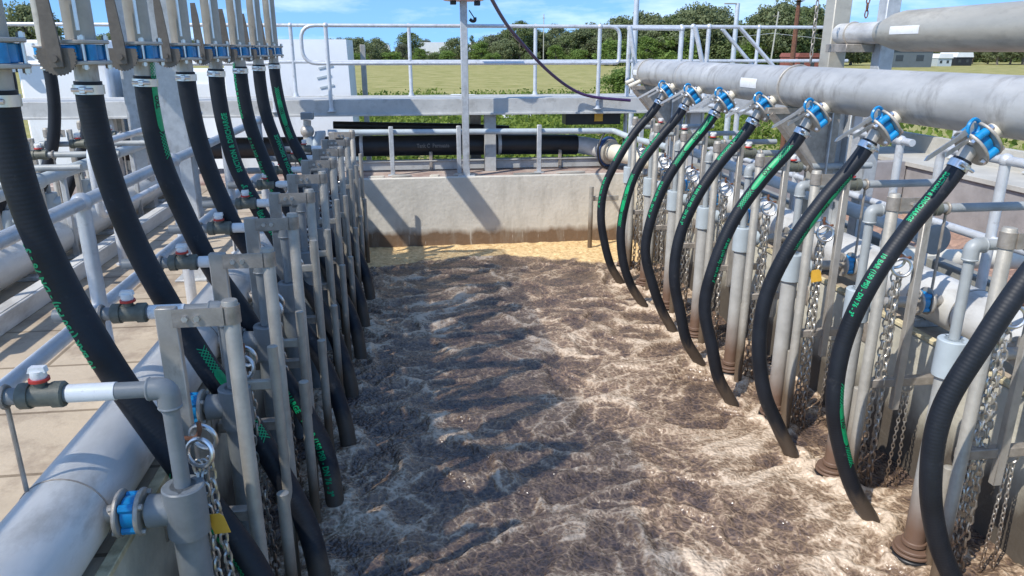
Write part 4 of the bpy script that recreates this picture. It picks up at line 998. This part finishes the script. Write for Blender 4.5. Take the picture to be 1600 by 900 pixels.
# stair rails to the right of the header end
def P2(px, py, Y_): v = at(px, py, Y_); return (v.x, v.y, v.z)
railing('stair_rail', [[P2(984, 44, 11.4), P2(1066, 45, 11.4)]], [(*P2(984, 45, 11.4)[:2], 1.2, P2(984, 45, 11.4)[2]), (*P2(1066, 45, 11.4)[:2], 1.2, P2(1066, 45, 11.4)[2])], 'short level stair rail just beyond the far end of the right header pipe', r=.030)
railing('stair_rail', [[P2(984, 42, 11.2), P2(1000, 150, 11.2)], [P2(1086, 42, 11.0), P2(1108, 150, 11.0)]], [], 'two leaning pale stair stringers beyond the right header pipe', r=.034)
railing('stair_rail', [[P2(1086, 42, 11.3), P2(1155, 42, 11.3), P2(1240, 140, 11.3)], [P2(1128, 45, 12.3), P2(1195, 125, 12.3)]], [(*P2(1083, 42, 11.3)[:2], 1.2, P2(1083, 42, 11.3)[2]), (*P2(1108, 42, 11.3)[:2], 1.2, P2(1108, 42, 11.3)[2])], 'sloping stair rail descending to the right against the tall trees', r=.030)
# stanchion with floodlight
t = thing('light_pole', (.74, 10.62, 1.02), 'galvanised square pole standing on the far wall top, light fitting above', 'pole')
b = MB(); b.box((.74, 10.62, 2.5), (.095, .095, 2.95), bev=.006); b.build('shaft', M['galv'], t)
b = MB(); b.box((.74, 10.62, 1.030), (.24, .18, .02)); b.build('base_plate', M['galv'], t)
b = MB(); b.tube([(.74, 10.60, 3.378), (.74, 10.60, 3.40), (.74, 10.60, 3.50)], [.26, .30, .20], 24); b.build('lamp_shade', mat('pink_white_shade', (.72, .45, .47), .5, 0, .1, 8), t)
b = MB(); b.box((.92, 10.55, 3.345), (.08, .08, .06)); b.box((.60, 10.55, 3.35), (.08, .08, .05)); b.build('clamp', M['black'], t)
b = MB(); b.tube([P2(733, 16, 10.55), P2(741, 28, 10.55)], .008, 6); b.tube(spline([P2(742, 27, 10.5), P2(742, 32, 10.5), P2(738, 33, 10.5), P2(734, 30, 10.5)], 4), .022, 8); b.build('cable_hook', M['black'], t)
b = MB(); b.tube(spline([P2(758, -20, 8.5), P2(785, 28, 9.4), P2(805, 55, 9.9), P2(850, 105, 10.5), P2(890, 137, 10.85), P2(925, 151, 10.9), P2(985, 157, 10.9)], 8), .022, 10)
tag(b.build('slung_cable', M['purple'], org=P2(985, 157, 10.9)), 'dark purple cable swooping down from the sky to the far walkway', 'cable')
# pipes below the deck
s = MB(); s.tube(spline([(-4.5, 11.55, 1.36), (-1.3, 11.55, 1.36), (1.4, 11.55, 1.35), (2.55, 11.55, 1.33)], 6), .155, 28)
t = thing('black_pipe', (.5, 11.55, 1.2), 'fat black plastic pipe lying under the far walkway', 'pipe'); s.build('pipe', M['black'], t)
for x in (-.78, 1.32): q = MB(); q.torus((x, 11.55, 1.36), (1, 0, 0), .160, .010, 28, 6); q.tube([(x-.025, 11.55, 1.36), (x+.025, 11.55, 1.36)], .163, 28); q.build('pipe_strap', M['rail'], t)
vs_, fs_, W_ = text_mesh('Tank C  Permeate', .085); q = MB(); q.add([Vector((.05+v.x, 11.55-math.cos((v.y-.02)/.157)*.158, 1.36+math.sin((v.y-.02)/.157)*.158)) for v in vs_], fs_); q.build('chalk_writing', M['lettering_pale'], t, recalc=False)
s = MB(); s.tube([(-1.2, 11.75, 1.66), (.8, 11.75, 1.60), (1.5, 11.75, 1.56)], .058, 16); tag(s.build('black_pipe', M['black'], org=(.2, 11.75, 1.5)), 'thin black plastic pipe above the fat one under the far walkway', 'pipe')
t = thing('grey_service_pipe', (1, 10.95, 1.6), 'pale grey pipe on short posts running along the far wall top', 'pipe')
s = MB(); s.tube(fillet([(-1.2, 10.95, 1.63), (2.98, 10.95, 1.60), (3.15, 10.6, 1.53), (3.35, 9.6, 1.52)], .06), .042, 16); s.build('pipe', M['pvc_pale'], t)
for px in (612, 717, 842, 1000):
    x = at(px, 230, 10.9).x; q = MB(); q.box((x, 10.88, 1.36), (.065, .05, .70)); q.box((x, 10.86, 1.018), (.14, .12, .014)); q.build('post', M['galv'], t)
for px in (673, 877): x = at(px, 230, 11.2).x; q = MB(); q.box((x, 11.3, 1.15), (.05, .05, .28)); q.build('short_post', M['bracket'], t)
s = MB(); s.box((.9, 11.35, 1.085), (5.6, .10, .13)); s.box((.9, 11.35, 1.155), (5.6, .16, .015)); tag(s.build('base_channel', M['deck'], org=(.9, 11.35, 1.01)), 'long grey channel lying on the far wall top below the black pipe', 'channel')
# elbow, blue flange and cream pipe at right end
t = thing('flanged_elbow', (2.75, 11.3, 1.1), 'steel elbow with dark blue flange turning into a cream pipe, far right corner', 'pipe')
s = MB(); s.tube(spline([(2.50, 11.55, 1.33), (2.66, 11.50, 1.32), (2.82, 11.36, 1.30), (2.93, 11.20, 1.28)], 6), .135, 24); s.build('elbow', M['pipe'], t)
ax = Vector((.55, -.83, -.05)).normalized(); c_ = Vector((2.95, 11.15, 1.27))
s = MB(); s.disc(c_, ax, .225, .05, 30); s.build('flange_ring', M['navy'], t)
s = MB(); s.disc(c_+ax*.05, ax, .19, .05, 28); s.build('backing_flange', M['pipe_warm'], t)
s = MB(); s.tube([c_+ax*.05, c_+ax*.5, c_+ax*1.1], [.13, .13, .13], 24); s.build('cream_pipe', M['cream'], t)
s = MB(); s.torus(c_+Vector((.03, -.1, .05)), ax+Vector((0, 0, .0)), .30, .016, 30, 6); s.build('cable_loop', M['black'], t)
t = thing('actuator_box', (2.78, 11.6, 1.66), 'black box with a small yellow tag hung under the far walkway deck', 'box')
s = MB(); s.box((2.72, 11.35, 1.77), (.85, .3, .20)); s.build('housing', M['black'], t); s = MB(); s.box((2.80, 11.19, 1.78), (.13, .012, .12)); s.build('tag', M['yellow'], t)
# cluster at the left end of the ledge
t = thing('actuator_valve', (-1.35, 10.3, 1.0), 'grey valve actuator with a square head at the far end of the left row', 'valve')
s = MB(); s.box(P2(480, 181, 10.2), (.16, .12, .09)); s.build('head', M['pvc'], t)
s = MB(); s.cyl(P2(480, 188, 10.2), P2(480, 240, 10.2), .05, 14); s.ball(P2(480, 205, 10.2), .09, 14, 8); s.build('body', M['steel'], t)
s = MB(); s.tube(spline([P2(480, 215, 10.2), P2(490, 230, 10.2), P2(500, 212, 10.2), P2(500, 205, 10.2)], 5), .07, 14); s.build('elbow', M['pvc_pale'], t)

# ------------------------------------------------------------------ behind: white tanks, ute, sheds
t = thing('white_tank', (-2.2, 15, GZ), 'tall white tank panel behind the left end of the far handrail', 'tank')
s = MB(); s.prism([(-1.15, -2.1), (1.12, -2.1), (1.0, 2.93), (-1.15, 2.93)], (-2.12, 15, 0), (1, 0, 0), (0, 0, 1), 1.6); s.build('body', M['white_paint'], t)
s = MB(); s.box((-.92, 15.6, .4), (.10, .12, 4.9)); s.build('corner_post', M['steel'], t)
for i in range(4): s = MB(); s.box((-1.55+.04*(i % 2), 14.188, 1.95+.17*i), (.26, .006, .035), rot=Matrix.Rotation(-.2, 3, 'Y')); s.build('level_mark', M['pvc_pale'], t)
t = thing('white_tank', (-6.2, 15, GZ), 'white painted tank block at the far left behind the risers', 'tank')
s = MB(); s.box((-6.15, 15.4, .42), (1.5, 1.5, 5.0), bev=.04); s.build('body', M['white_paint'], t)
s = MB(); s.cyl((-6.75, 14.5, 2.75), (-7.3, 14.5, 2.75), .09, 14); s.disc((-7.0, 14.5, 2.75), (1, 0, 0), .20, .05, 20); s.build('flange_arm', M['white_paint'], t)
t = thing('white_tank', (-4.4, 15, GZ), 'white tank wall seen between the second and fifth left risers', 'tank')
s = MB(); s.box((-4.3, 15.6, .15), (1.9, 1.5, 4.5), bev=.04); s.build('body', M['white_paint'], t)
s = MB(); s.box((-4.3, 14.83, 1.9), (1.5, .02, .5)); s.build('side_panel', M['roof'], t)

def ute(x, y, rz, label, group=None):
    t = thing('parked_ute', (x, y, GZ), label, 'ute', group)
    Mx = Matrix.Translation((x, y, GZ)) @ Matrix.Rotation(rz, 4, 'Z')
    def T(mb, name, m, par=t):
        mb.v = [Mx @ v for v in mb.v]; return mb.build(name, M[m], par)
    b = MB(); prof = [(-2.5, .45), (-2.5, 1.0), (-.65, 1.02), (-.45, 1.7), (.75, 1.72), (1.35, 1.12), (2.35, 1.0), (2.5, .8), (2.5, .42)]
    b.prism(prof, (0, 0, 0), (1, 0, 0), (0, 0, 1), 1.75); T(b, 'body', 'white_paint')
    b = MB(); b.prism([(-.35, 1.12), (-.28, 1.6), (.25, 1.62), (.25, 1.12)], (0, 0, 0), (1, 0, 0), (0, 0, 1), 1.77); T(b, 'window', 'glass')
    b = MB(); b.prism([(.33, 1.12), (.33, 1.62), (.70, 1.62), (1.12, 1.14)], (0, 0, 0), (1, 0, 0), (0, 0, 1), 1.77); T(b, 'window', 'glass')
    b = MB(); b.prism([(.80, 1.68), (1.38, 1.13), (1.40, 1.15), (.82, 1.70)], (0, 0, 0), (1, 0, 0), (0, 0, 1), 1.5); T(b, 'windscreen', 'glass')
    for sx in (-1.6, 1.55):
        for sy in (-.85, .85):
            b = MB(); b.disc((sx, sy, .38), (0, 1, 0), .38, .22, 20, ch=.03); w_ = T(b, 'wheel', 'black')
            b = MB(); b.disc((sx, sy*1.09, .38), (0, 1, 0), .2, .06, 14); b.v = [Mx @ v for v in b.v]; b.build('rim', M['steel'], w_)
    b = MB(); b.box((0, -.95, 1.25), (.1, .12, .16)); T(b, 'wing_mirror', 'black')
    return t
ute(at(838, 190, 52).x, 52, R(8), 'white ute half hidden by weeds, seen under the middle of the far walkway')
ute(at(722, 190, 56).x, 56, R(75), 'white vehicle glimpsed behind the square pole under the far walkway')
ute(at(205, 150, 62).x, 62, R(5), 'white utility vehicle with dark windows behind the far left hoses')

# ------------------------------------------------------------------ vegetation
def clump_crown(mb_v, mb_f, c, rad, n, size, rnd, flat=.8):
    c = np.array(c); d = rnd.normal(size=(n, 3)); d /= np.linalg.norm(d, axis=1)[:, None]
    r_ = rad*(rnd.random(n)**.45); p = c+d*r_[:, None]*np.array([1, 1, flat])
    a = rnd.normal(size=(n, 3)); a += d*.9; a /= np.linalg.norm(a, axis=1)[:, None]
    u = np.cross(a, rnd.normal(size=(n, 3))); u /= np.linalg.norm(u, axis=1)[:, None]; w = np.cross(a, u)
    s_ = size*(.6+.8*rnd.random(n))[:, None]
    b = sum(len(x) for x in mb_v)
    q = np.stack([p-u*s_-w*s_*.5, p+u*s_-w*s_*.5, p+u*s_*.7+w*s_*.6, p-u*s_*.7+w*s_*.6], 1).reshape(-1, 3)
    mb_v.append(q); mb_f.append(b+np.arange(4*n).reshape(-1, 4))
def leaf_mesh(name, V, Fc, m):
    v = np.concatenate(V).astype(np.float32); f = np.concatenate(Fc).astype(np.int32); me = bpy.data.meshes.new(name)
    me.vertices.add(len(v)); me.vertices.foreach_set('co', v.ravel()); me.loops.add(f.size); me.loops.foreach_set('vertex_index', f.ravel())
    me.polygons.add(len(f)); me.polygons.foreach_set('loop_start', np.arange(0, f.size, 4, dtype=np.int32)); me.update(); me.validate(); me.materials.append(m); return me
TREE = []
def tree_proto(seed, h, w, shape, leaf, n_cl, per):
    rnd = np.random.default_rng(seed); V, Fc = [], []; r0 = random.Random(seed)
    tr = MB(); tr.tube(spline([(0, 0, 0), (.02*h, .01*h, .25*h), (-.01*h, 0, .5*h), (.02*h, 0, .75*h)], 4), [h*.035*(1-.8*i/12) for i in range(13)], 7)
    for i in range(n_cl):
        t_ = (i+.5)/n_cl; an = r0.uniform(0, 6.28)
        if shape == 'gum': z = h*(.30+.66*t_); rr = w*.5*math.sin(math.pi*min(1, .25+.70*t_))**.7*r0.uniform(.3, 1.0)
        elif shape == 'round': z = h*(.12+.80*t_); rr = w*.5*math.sin(math.pi*(.12+.80*t_))*r0.uniform(.3, .95)
        elif shape == 'bush': z = h*(.10+.75*t_); rr = w*.5*(1-.55*t_)*r0.uniform(.3, 1)
        else: z = h*(.15+.82*t_); rr = w*.5*(1-t_*.8)*r0.uniform(.2, 1)
        c = (math.cos(an)*rr, math.sin(an)*rr, z); rad = w*r0.uniform(.09, .19)
        clump_crown(V, Fc, c, rad, per, w*.021, rnd, .7)
        if i % 3 == 0: tr.tube([(0, 0, max(.2*h, z-.25*h)), (c[0]*.5, c[1]*.5, z-.1*h), c], [h*.012, h*.008, h*.003], 5)
    return leaf_mesh('crown', V, Fc, leaf), tr
PROTO = {}
specs = {'gum_tall': (11, 1, .75, 'gum', 'leaf_a', 84, 64), 'gum_wide': (12, 1, .95, 'gum', 'leaf_b', 84, 64), 'round_green': (13, 1, 1.0, 'round', 'leaf_c', 64, 64),
         'bush_dense': (14, 1, 1.5, 'bush', 'leaf_c', 64, 64), 'grey_gum': (15, 1, .85, 'gum', 'leaf_d', 78, 64), 'pine': (16, 1, .45, 'pine', 'leaf_a', 50, 60), 'gum_b': (17, 1, .85, 'gum', 'leaf_b', 84, 64), 'round_olive': (18, 1, 1.1, 'round', 'leaf_b', 66, 64), 'bush_olive': (19, 1, 1.6, 'bush', 'leaf_a', 64, 64)}
for k, (sd, h, w_, shp, lf, nc, per) in specs.items():
    cm, tr = tree_proto(sd, h, w_, shp, M[lf], nc, per); TREE_tr = tr
    me = bpy.data.meshes.new('trunk'); me.from_pydata([tuple(v) for v in tr.v], [], tr.f); me.materials.append(M['bark'])
    PROTO[k] = (cm, me)
def place_tree(kind, x, y, h, rz, label, cat='tree', group='trees along the far side of the field', sx=1.):
    t = thing('tree' if cat == 'tree' else 'shrub', (x, y, GZ), label, cat, group); t.scale = (h*sx, h*sx, h); t.rotation_euler = (0, 0, rz)
    cm, tm = PROTO[kind]
    for nm, me in (('crown', cm), ('trunk', tm)):
        o = bpy.data.objects.new(nm, me); col.objects.link(o); o.parent = t
    return t
rt_ = random.Random(99)
def top_h(px, py, Y_): return at(px, py, Y_).z-GZ
# (x in photo, y of the crown top, distance, kind)
line = [(20, 30, 120, 'round_olive'), (42, 8, 110, 'gum_wide'), (70, 14, 112, 'gum_b'), (165, 55, 160, 'gum_b'), (190, 50, 170, 'round_olive'), (300, 62, 175, 'gum_b'), (360, 66, 175, 'round_olive'),
 (480, 62, 170, 'gum_tall'), (520, 62, 178, 'gum_b'), (535, 60, 172, 'grey_gum'), (560, 60, 175, 'gum_wide'), (580, 66, 170, 'round_olive'), (612, 80, 165, 'bush_dense'), (600, 66, 190, 'pine'), (628, 68, 172, 'grey_gum'), (640, 50, 180, 'gum_tall'),
 (655, 74, 168, 'round_green'), (678, 82, 166, 'bush_olive'), (700, 78, 166, 'bush_dense'), (715, 60, 176, 'gum_wide'), (738, 55, 180, 'pine'), (752, 64, 172, 'round_green'), (770, 56, 176, 'grey_gum'), (790, 60, 170, 'round_olive'),
 (812, 32, 172, 'gum_tall'), (830, 44, 176, 'gum_b'), (848, 52, 178, 'gum_wide'), (868, 70, 168, 'round_green'), (885, 56, 172, 'gum_tall'), (905, 46, 172, 'gum_b'), (925, 38, 176, 'gum_wide'), (948, 44, 170, 'grey_gum'),
 (968, 28, 162, 'gum_wide'), (1012, 24, 158, 'gum_wide'), (985, 34, 165, 'gum_b'), (1045, 26, 152, 'gum_b'), (1100, 16, 150, 'gum_wide'), (1070, 14, 149, 'gum_b'), (1232, 10, 139, 'gum_tall'), (1180, 22, 143, 'gum_tall'), (1205, 14, 139, 'gum_wide'), (1265, 12, 143, 'gum_wide'), (1520, 62, 160, 'gum_wide'), (1545, 66, 158, 'round_olive'), (1580, 58, 156, 'gum_b'), (1620, 55, 156, 'round_olive'), (1480, 66, 165, 'gum_b'), (1450, 62, 168, 'gum_wide'), (500, 66, 172, 'gum_wide'), (548, 60, 174, 'gum_b'), (590, 60, 178, 'gum_b'), (665, 62, 205, 'grey_gum'), (760, 58, 175, 'gum_wide'), (780, 54, 177, 'gum_tall'), (800, 46, 176, 'gum_wide'), (893, 50, 174, 'gum_wide'), (915, 42, 174, 'gum_tall'), (938, 40, 174, 'gum_b'), (975, 30, 160, 'gum_tall'), (1000, 20, 158, 'gum_b'), (1030, 30, 155, 'gum_wide'), (1055, 22, 150, 'gum_tall'), (1085, 8, 150, 'gum_wide'), (1115, 14, 152, 'gum_b'), (1140, 30, 156, 'gum_tall'), (1165, 40, 158, 'round_olive'),
 (1195, 12, 140, 'gum_b'), (1220, 4, 140, 'gum_wide'), (1250, 10, 142, 'gum_tall'), (1275, 22, 146, 'gum_b'), (1330, 40, 150, 'round_olive'), (1560, 60, 150, 'gum_b'), (1500, 58, 155, 'gum_tall'), (1600, 50, 150, 'gum_wide'), (1650, 45, 150, 'gum_tall'),
 (-40, 20, 120, 'gum_wide'), (235, 60, 178, 'round_green'), (420, 66, 178, 'gum_wide'), (1440, 60, 175, 'round_green'), (870, 40, 182, 'gum_b'), (1060, 50, 148, 'bush_dense'), (1010, 55, 150, 'round_green'), (1130, 60, 146, 'bush_olive'), (1180, 60, 140, 'bush_dense'), (1240, 60, 138, 'bush_olive'), (960, 60, 152, 'bush_dense'), (905, 76, 164, 'bush_dense'), (830, 80, 165, 'bush_olive'), (770, 82, 165, 'bush_dense'), (560, 82, 164, 'bush_dense'), (515, 80, 164, 'bush_olive')]
desc = {'gum_tall': 'tall ragged gum tree', 'gum_wide': 'broad crowned gum tree', 'gum_b': 'olive gum tree with open crown', 'grey_gum': 'grey leaved gum tree', 'pine': 'narrow pine', 'round_green': 'rounded bright green tree', 'round_olive': 'rounded olive green tree', 'bush_dense': 'low bright green bushy tree', 'bush_olive': 'low dark bushy tree'}
def place_words(px):
    if px < 100: return 'above the far left riser'
    if px < 470: return 'glimpsed between the left risers'
    if px < 640: return 'left of the second deck post'
    if px < 727: return 'just left of the square pole'
    if px < 850: return 'just right of the square pole'
    if px < 970: return 'left of the rounded rail end'
    if px < 1150: return 'behind the stair rails'
    if px < 1300: return 'beside the leaning power pole'
    return 'behind the upper right pipe'
cnt = {}
for i, (px, py, Y_, kind) in enumerate(sorted(line)):
    Y_ *= 1.6
    x = at(px, 90, Y_).x; h = top_h(px, py, Y_)*1.0
    w = place_words(px); key = (kind, w); cnt[key] = cnt.get(key, 0)+1; o_ = cnt[key]
    lab = desc[kind]+' '+w+('' if o_ == 1 else ', %s from the left' % ORD[o_-1].replace('nearest', 'first'))
    tot = sum(1 for q in line if q[3] == kind and place_words(q[0]) == w)
    if tot > 1 and o_ == 1: lab += ', first from the left'
    sx = 1.25 if h < 13 else 1.0
    place_tree(kind, x, Y_, h, rt_.uniform(0, 6.28), lab, sx=sx*rt_.uniform(.9, 1.15))
place_tree('bush_dense', at(985, 120, 84).x, 84, top_h(985, 103, 84), 1.0, 'dense green bush at the near edge of the field beside the header pipe end', 'bush', 'bushes near the tanks', sx=1.6)
place_tree('bush_olive', at(1012, 120, 88).x, 88, top_h(1012, 100, 88), 2.0, 'darker bush behind the dense one near the header pipe end', 'bush', 'bushes near the tanks', sx=1.6)

# dark understorey band below the trees and ground cover near the deck
def groundcover(name, boxes, n, size, m, seed):
    rnd = np.random.default_rng(seed); V, Fc = [], []
    for (x0, x1, y0, y1, h) in boxes:
        k = max(6, int(n*(x1-x0)*(y1-y0)))
        for i in range(k):
            x, y = rnd.uniform(x0, x1), rnd.uniform(y0, y1); hh = h*rnd.uniform(.35, 1)
            clump_crown(V, Fc, (x, y, GZ+hh*.5), hh*.6, 40, size, rnd, 1.0)
    o = bpy.data.objects.new(name, leaf_mesh(name, V, Fc, m)); col.objects.link(o); return o
o = groundcover('weeds', [(-6, 16, 27, 37, 1.2), (-8, 22, 37, 50, 1.3), (-10, 30, 50, 74, 1.4), (8.9, 12.5, 4, 16, 3.4), (12, 24, 10, 28, 3.0)], 1.3, .10, M['weeds'], 3)
tag(o, 'bright green and yellow weeds growing behind the far wall and the coping', 'weeds', kind='stuff')
o = groundcover('undergrowth', [(-150, 330, 288, 300, 5.5)], .12, .8, M['leaf_a'], 4)
tag(o, 'dark undergrowth below the line of trees across the field', 'undergrowth', kind='stuff')

# houses, poles, distant things
def house(px0, px1, py0, py1, Y_, wallm, roofm, label, depth=8, hip=.35):
    a, b = at(px0, py1, Y_), at(px1, py0, Y_); z1 = b.z; w = b.x-a.x; cx = (a.x+b.x)/2
    t = thing('house', (cx, Y_, GZ), label, 'building', 'buildings beyond the field')
    zw = GZ+(z1-GZ)*(1-hip)
    s = MB(); s.box((cx, Y_+depth/2, (GZ+zw)/2), (w*.94, depth, zw-GZ)); s.build('wall', M[wallm], t)
    s = MB(); s.prism([(-w/2, 0), (w/2, 0), (w*.42, z1-zw), (-w*.42, z1-zw)], (cx, Y_+depth/2, zw), (1, 0, 0), (0, 0, 1), depth*1.08); s.build('roof', M[roofm], t)
    for k in (-.25, .2):
        s = MB(); s.box((cx+w*k, Y_-.02, GZ+(zw-GZ)*.55), (w*.16, .06, (zw-GZ)*.35)); s.build('window', M['glass'], t)
    return t
house(583, 610, 70, 97, 297, 'white_paint', 'roof', 'small white roofed house among the trees left of the second deck post')
house(654, 708, 66, 97, 313, 'cream', 'roof', 'long white roofed building beyond the trees left of the square pole', hip=.5)
house(735, 762, 66, 97, 320, 'shed', 'roof', 'pale roofed house just right of the square pole', hip=.4)
house(1386, 1462, 72, 100, 208, 'shed', 'shed', 'dark grey shed below the upper right pipe', hip=.2)
house(1464, 1490, 84, 100, 220, 'pvc_pale', 'roof', 'pale gabled house right of the grey shed')
house(1492, 1522, 82, 100, 227, 'black', 'roof', 'dark open carport between the pale house and the trees')
house(1244, 1282, 83, 101, 160, 'brick', 'brick', 'low red brown building behind the header pipe below the tall trees', hip=.2)
for i, (px, py0, Y_, lab) in enumerate(((849, 22, 190, 'slim distant post right of the square pole above the tree line'), (1207, 18, 150, 'pale power pole against the tall trees'))):
    t = thing('power_pole', (at(px, 90, Y_).x, Y_, GZ), lab, 'pole'); h = top_h(px, py0, Y_)
    s = MB(); x = at(px, 90, Y_).x; s.tube([(x-.15*i*3, Y_, GZ), (x+.1*i*3, Y_, GZ+h)], .16 if i else .11, 8); s.build('pole', M['pipe_warm'], t)
    s = MB(); s.box((x, Y_, GZ+h*.93), (1.6 if i else .7, .12, .12)); s.build('crossarm', M['bracket'], t)
a = at(1207, 52, 150); b_ = at(1300, 62, 148); c_ = at(1150, 58, 160); s = MB(); s.tube([c_, a, b_], .035, 5); tag(s.build('power_line', M['rail'], org=c_), 'thin overhead wire strung from the pale power pole', 'wire')
t = thing('street_lamp', (at(1148, 90, 32).x, 32, GZ), 'slender grey lamp pole with a flat arm pointing left', 'lamp post'); x = at(1149, 50, 32).x; ht = at(1151, 5, 32).z
s = MB(); s.tube([(x, 32, GZ), (x, 32, ht)], [.14, .09], 10); s.build('pole', M['rail'], t); s = MB(); s.box((x-.28, 32, ht-.02), (.6, .12, .05)); s.build('lamp_head', M['bracket'], t)
t = thing('rusty_mast', (at(1241, 90, 20).x, 20, GZ), 'dark rusty mast in front of the tall trees right of the power pole', 'mast'); x = at(1243, 50, 20).x; zt_ = at(1243, -40, 20).z
s = MB(); s.tube([(x, 20, GZ), (x, 20, 3.0), (x, 20, zt_)], [.09, .07, .045], 8); s.build('pole', M['rust'], t)
s = MB(); s.tube([(x, 20, at(1243, 4, 20).z), (x, 20, at(1243, 1, 20).z)], [.03, .16], 10); s.build('knob', M['black'], t)
t = thing('aerial_mast', (at(993, 60, 16).x, 16, GZ), 'thin galvanised mast rising into the sky above the stair rail', 'mast'); x = at(993, 40, 16).x
s = MB(); s.tube([(x, 16, GZ), (x, 16, 4.6)], .055, 10); s.build('pole', M['rail'], t)
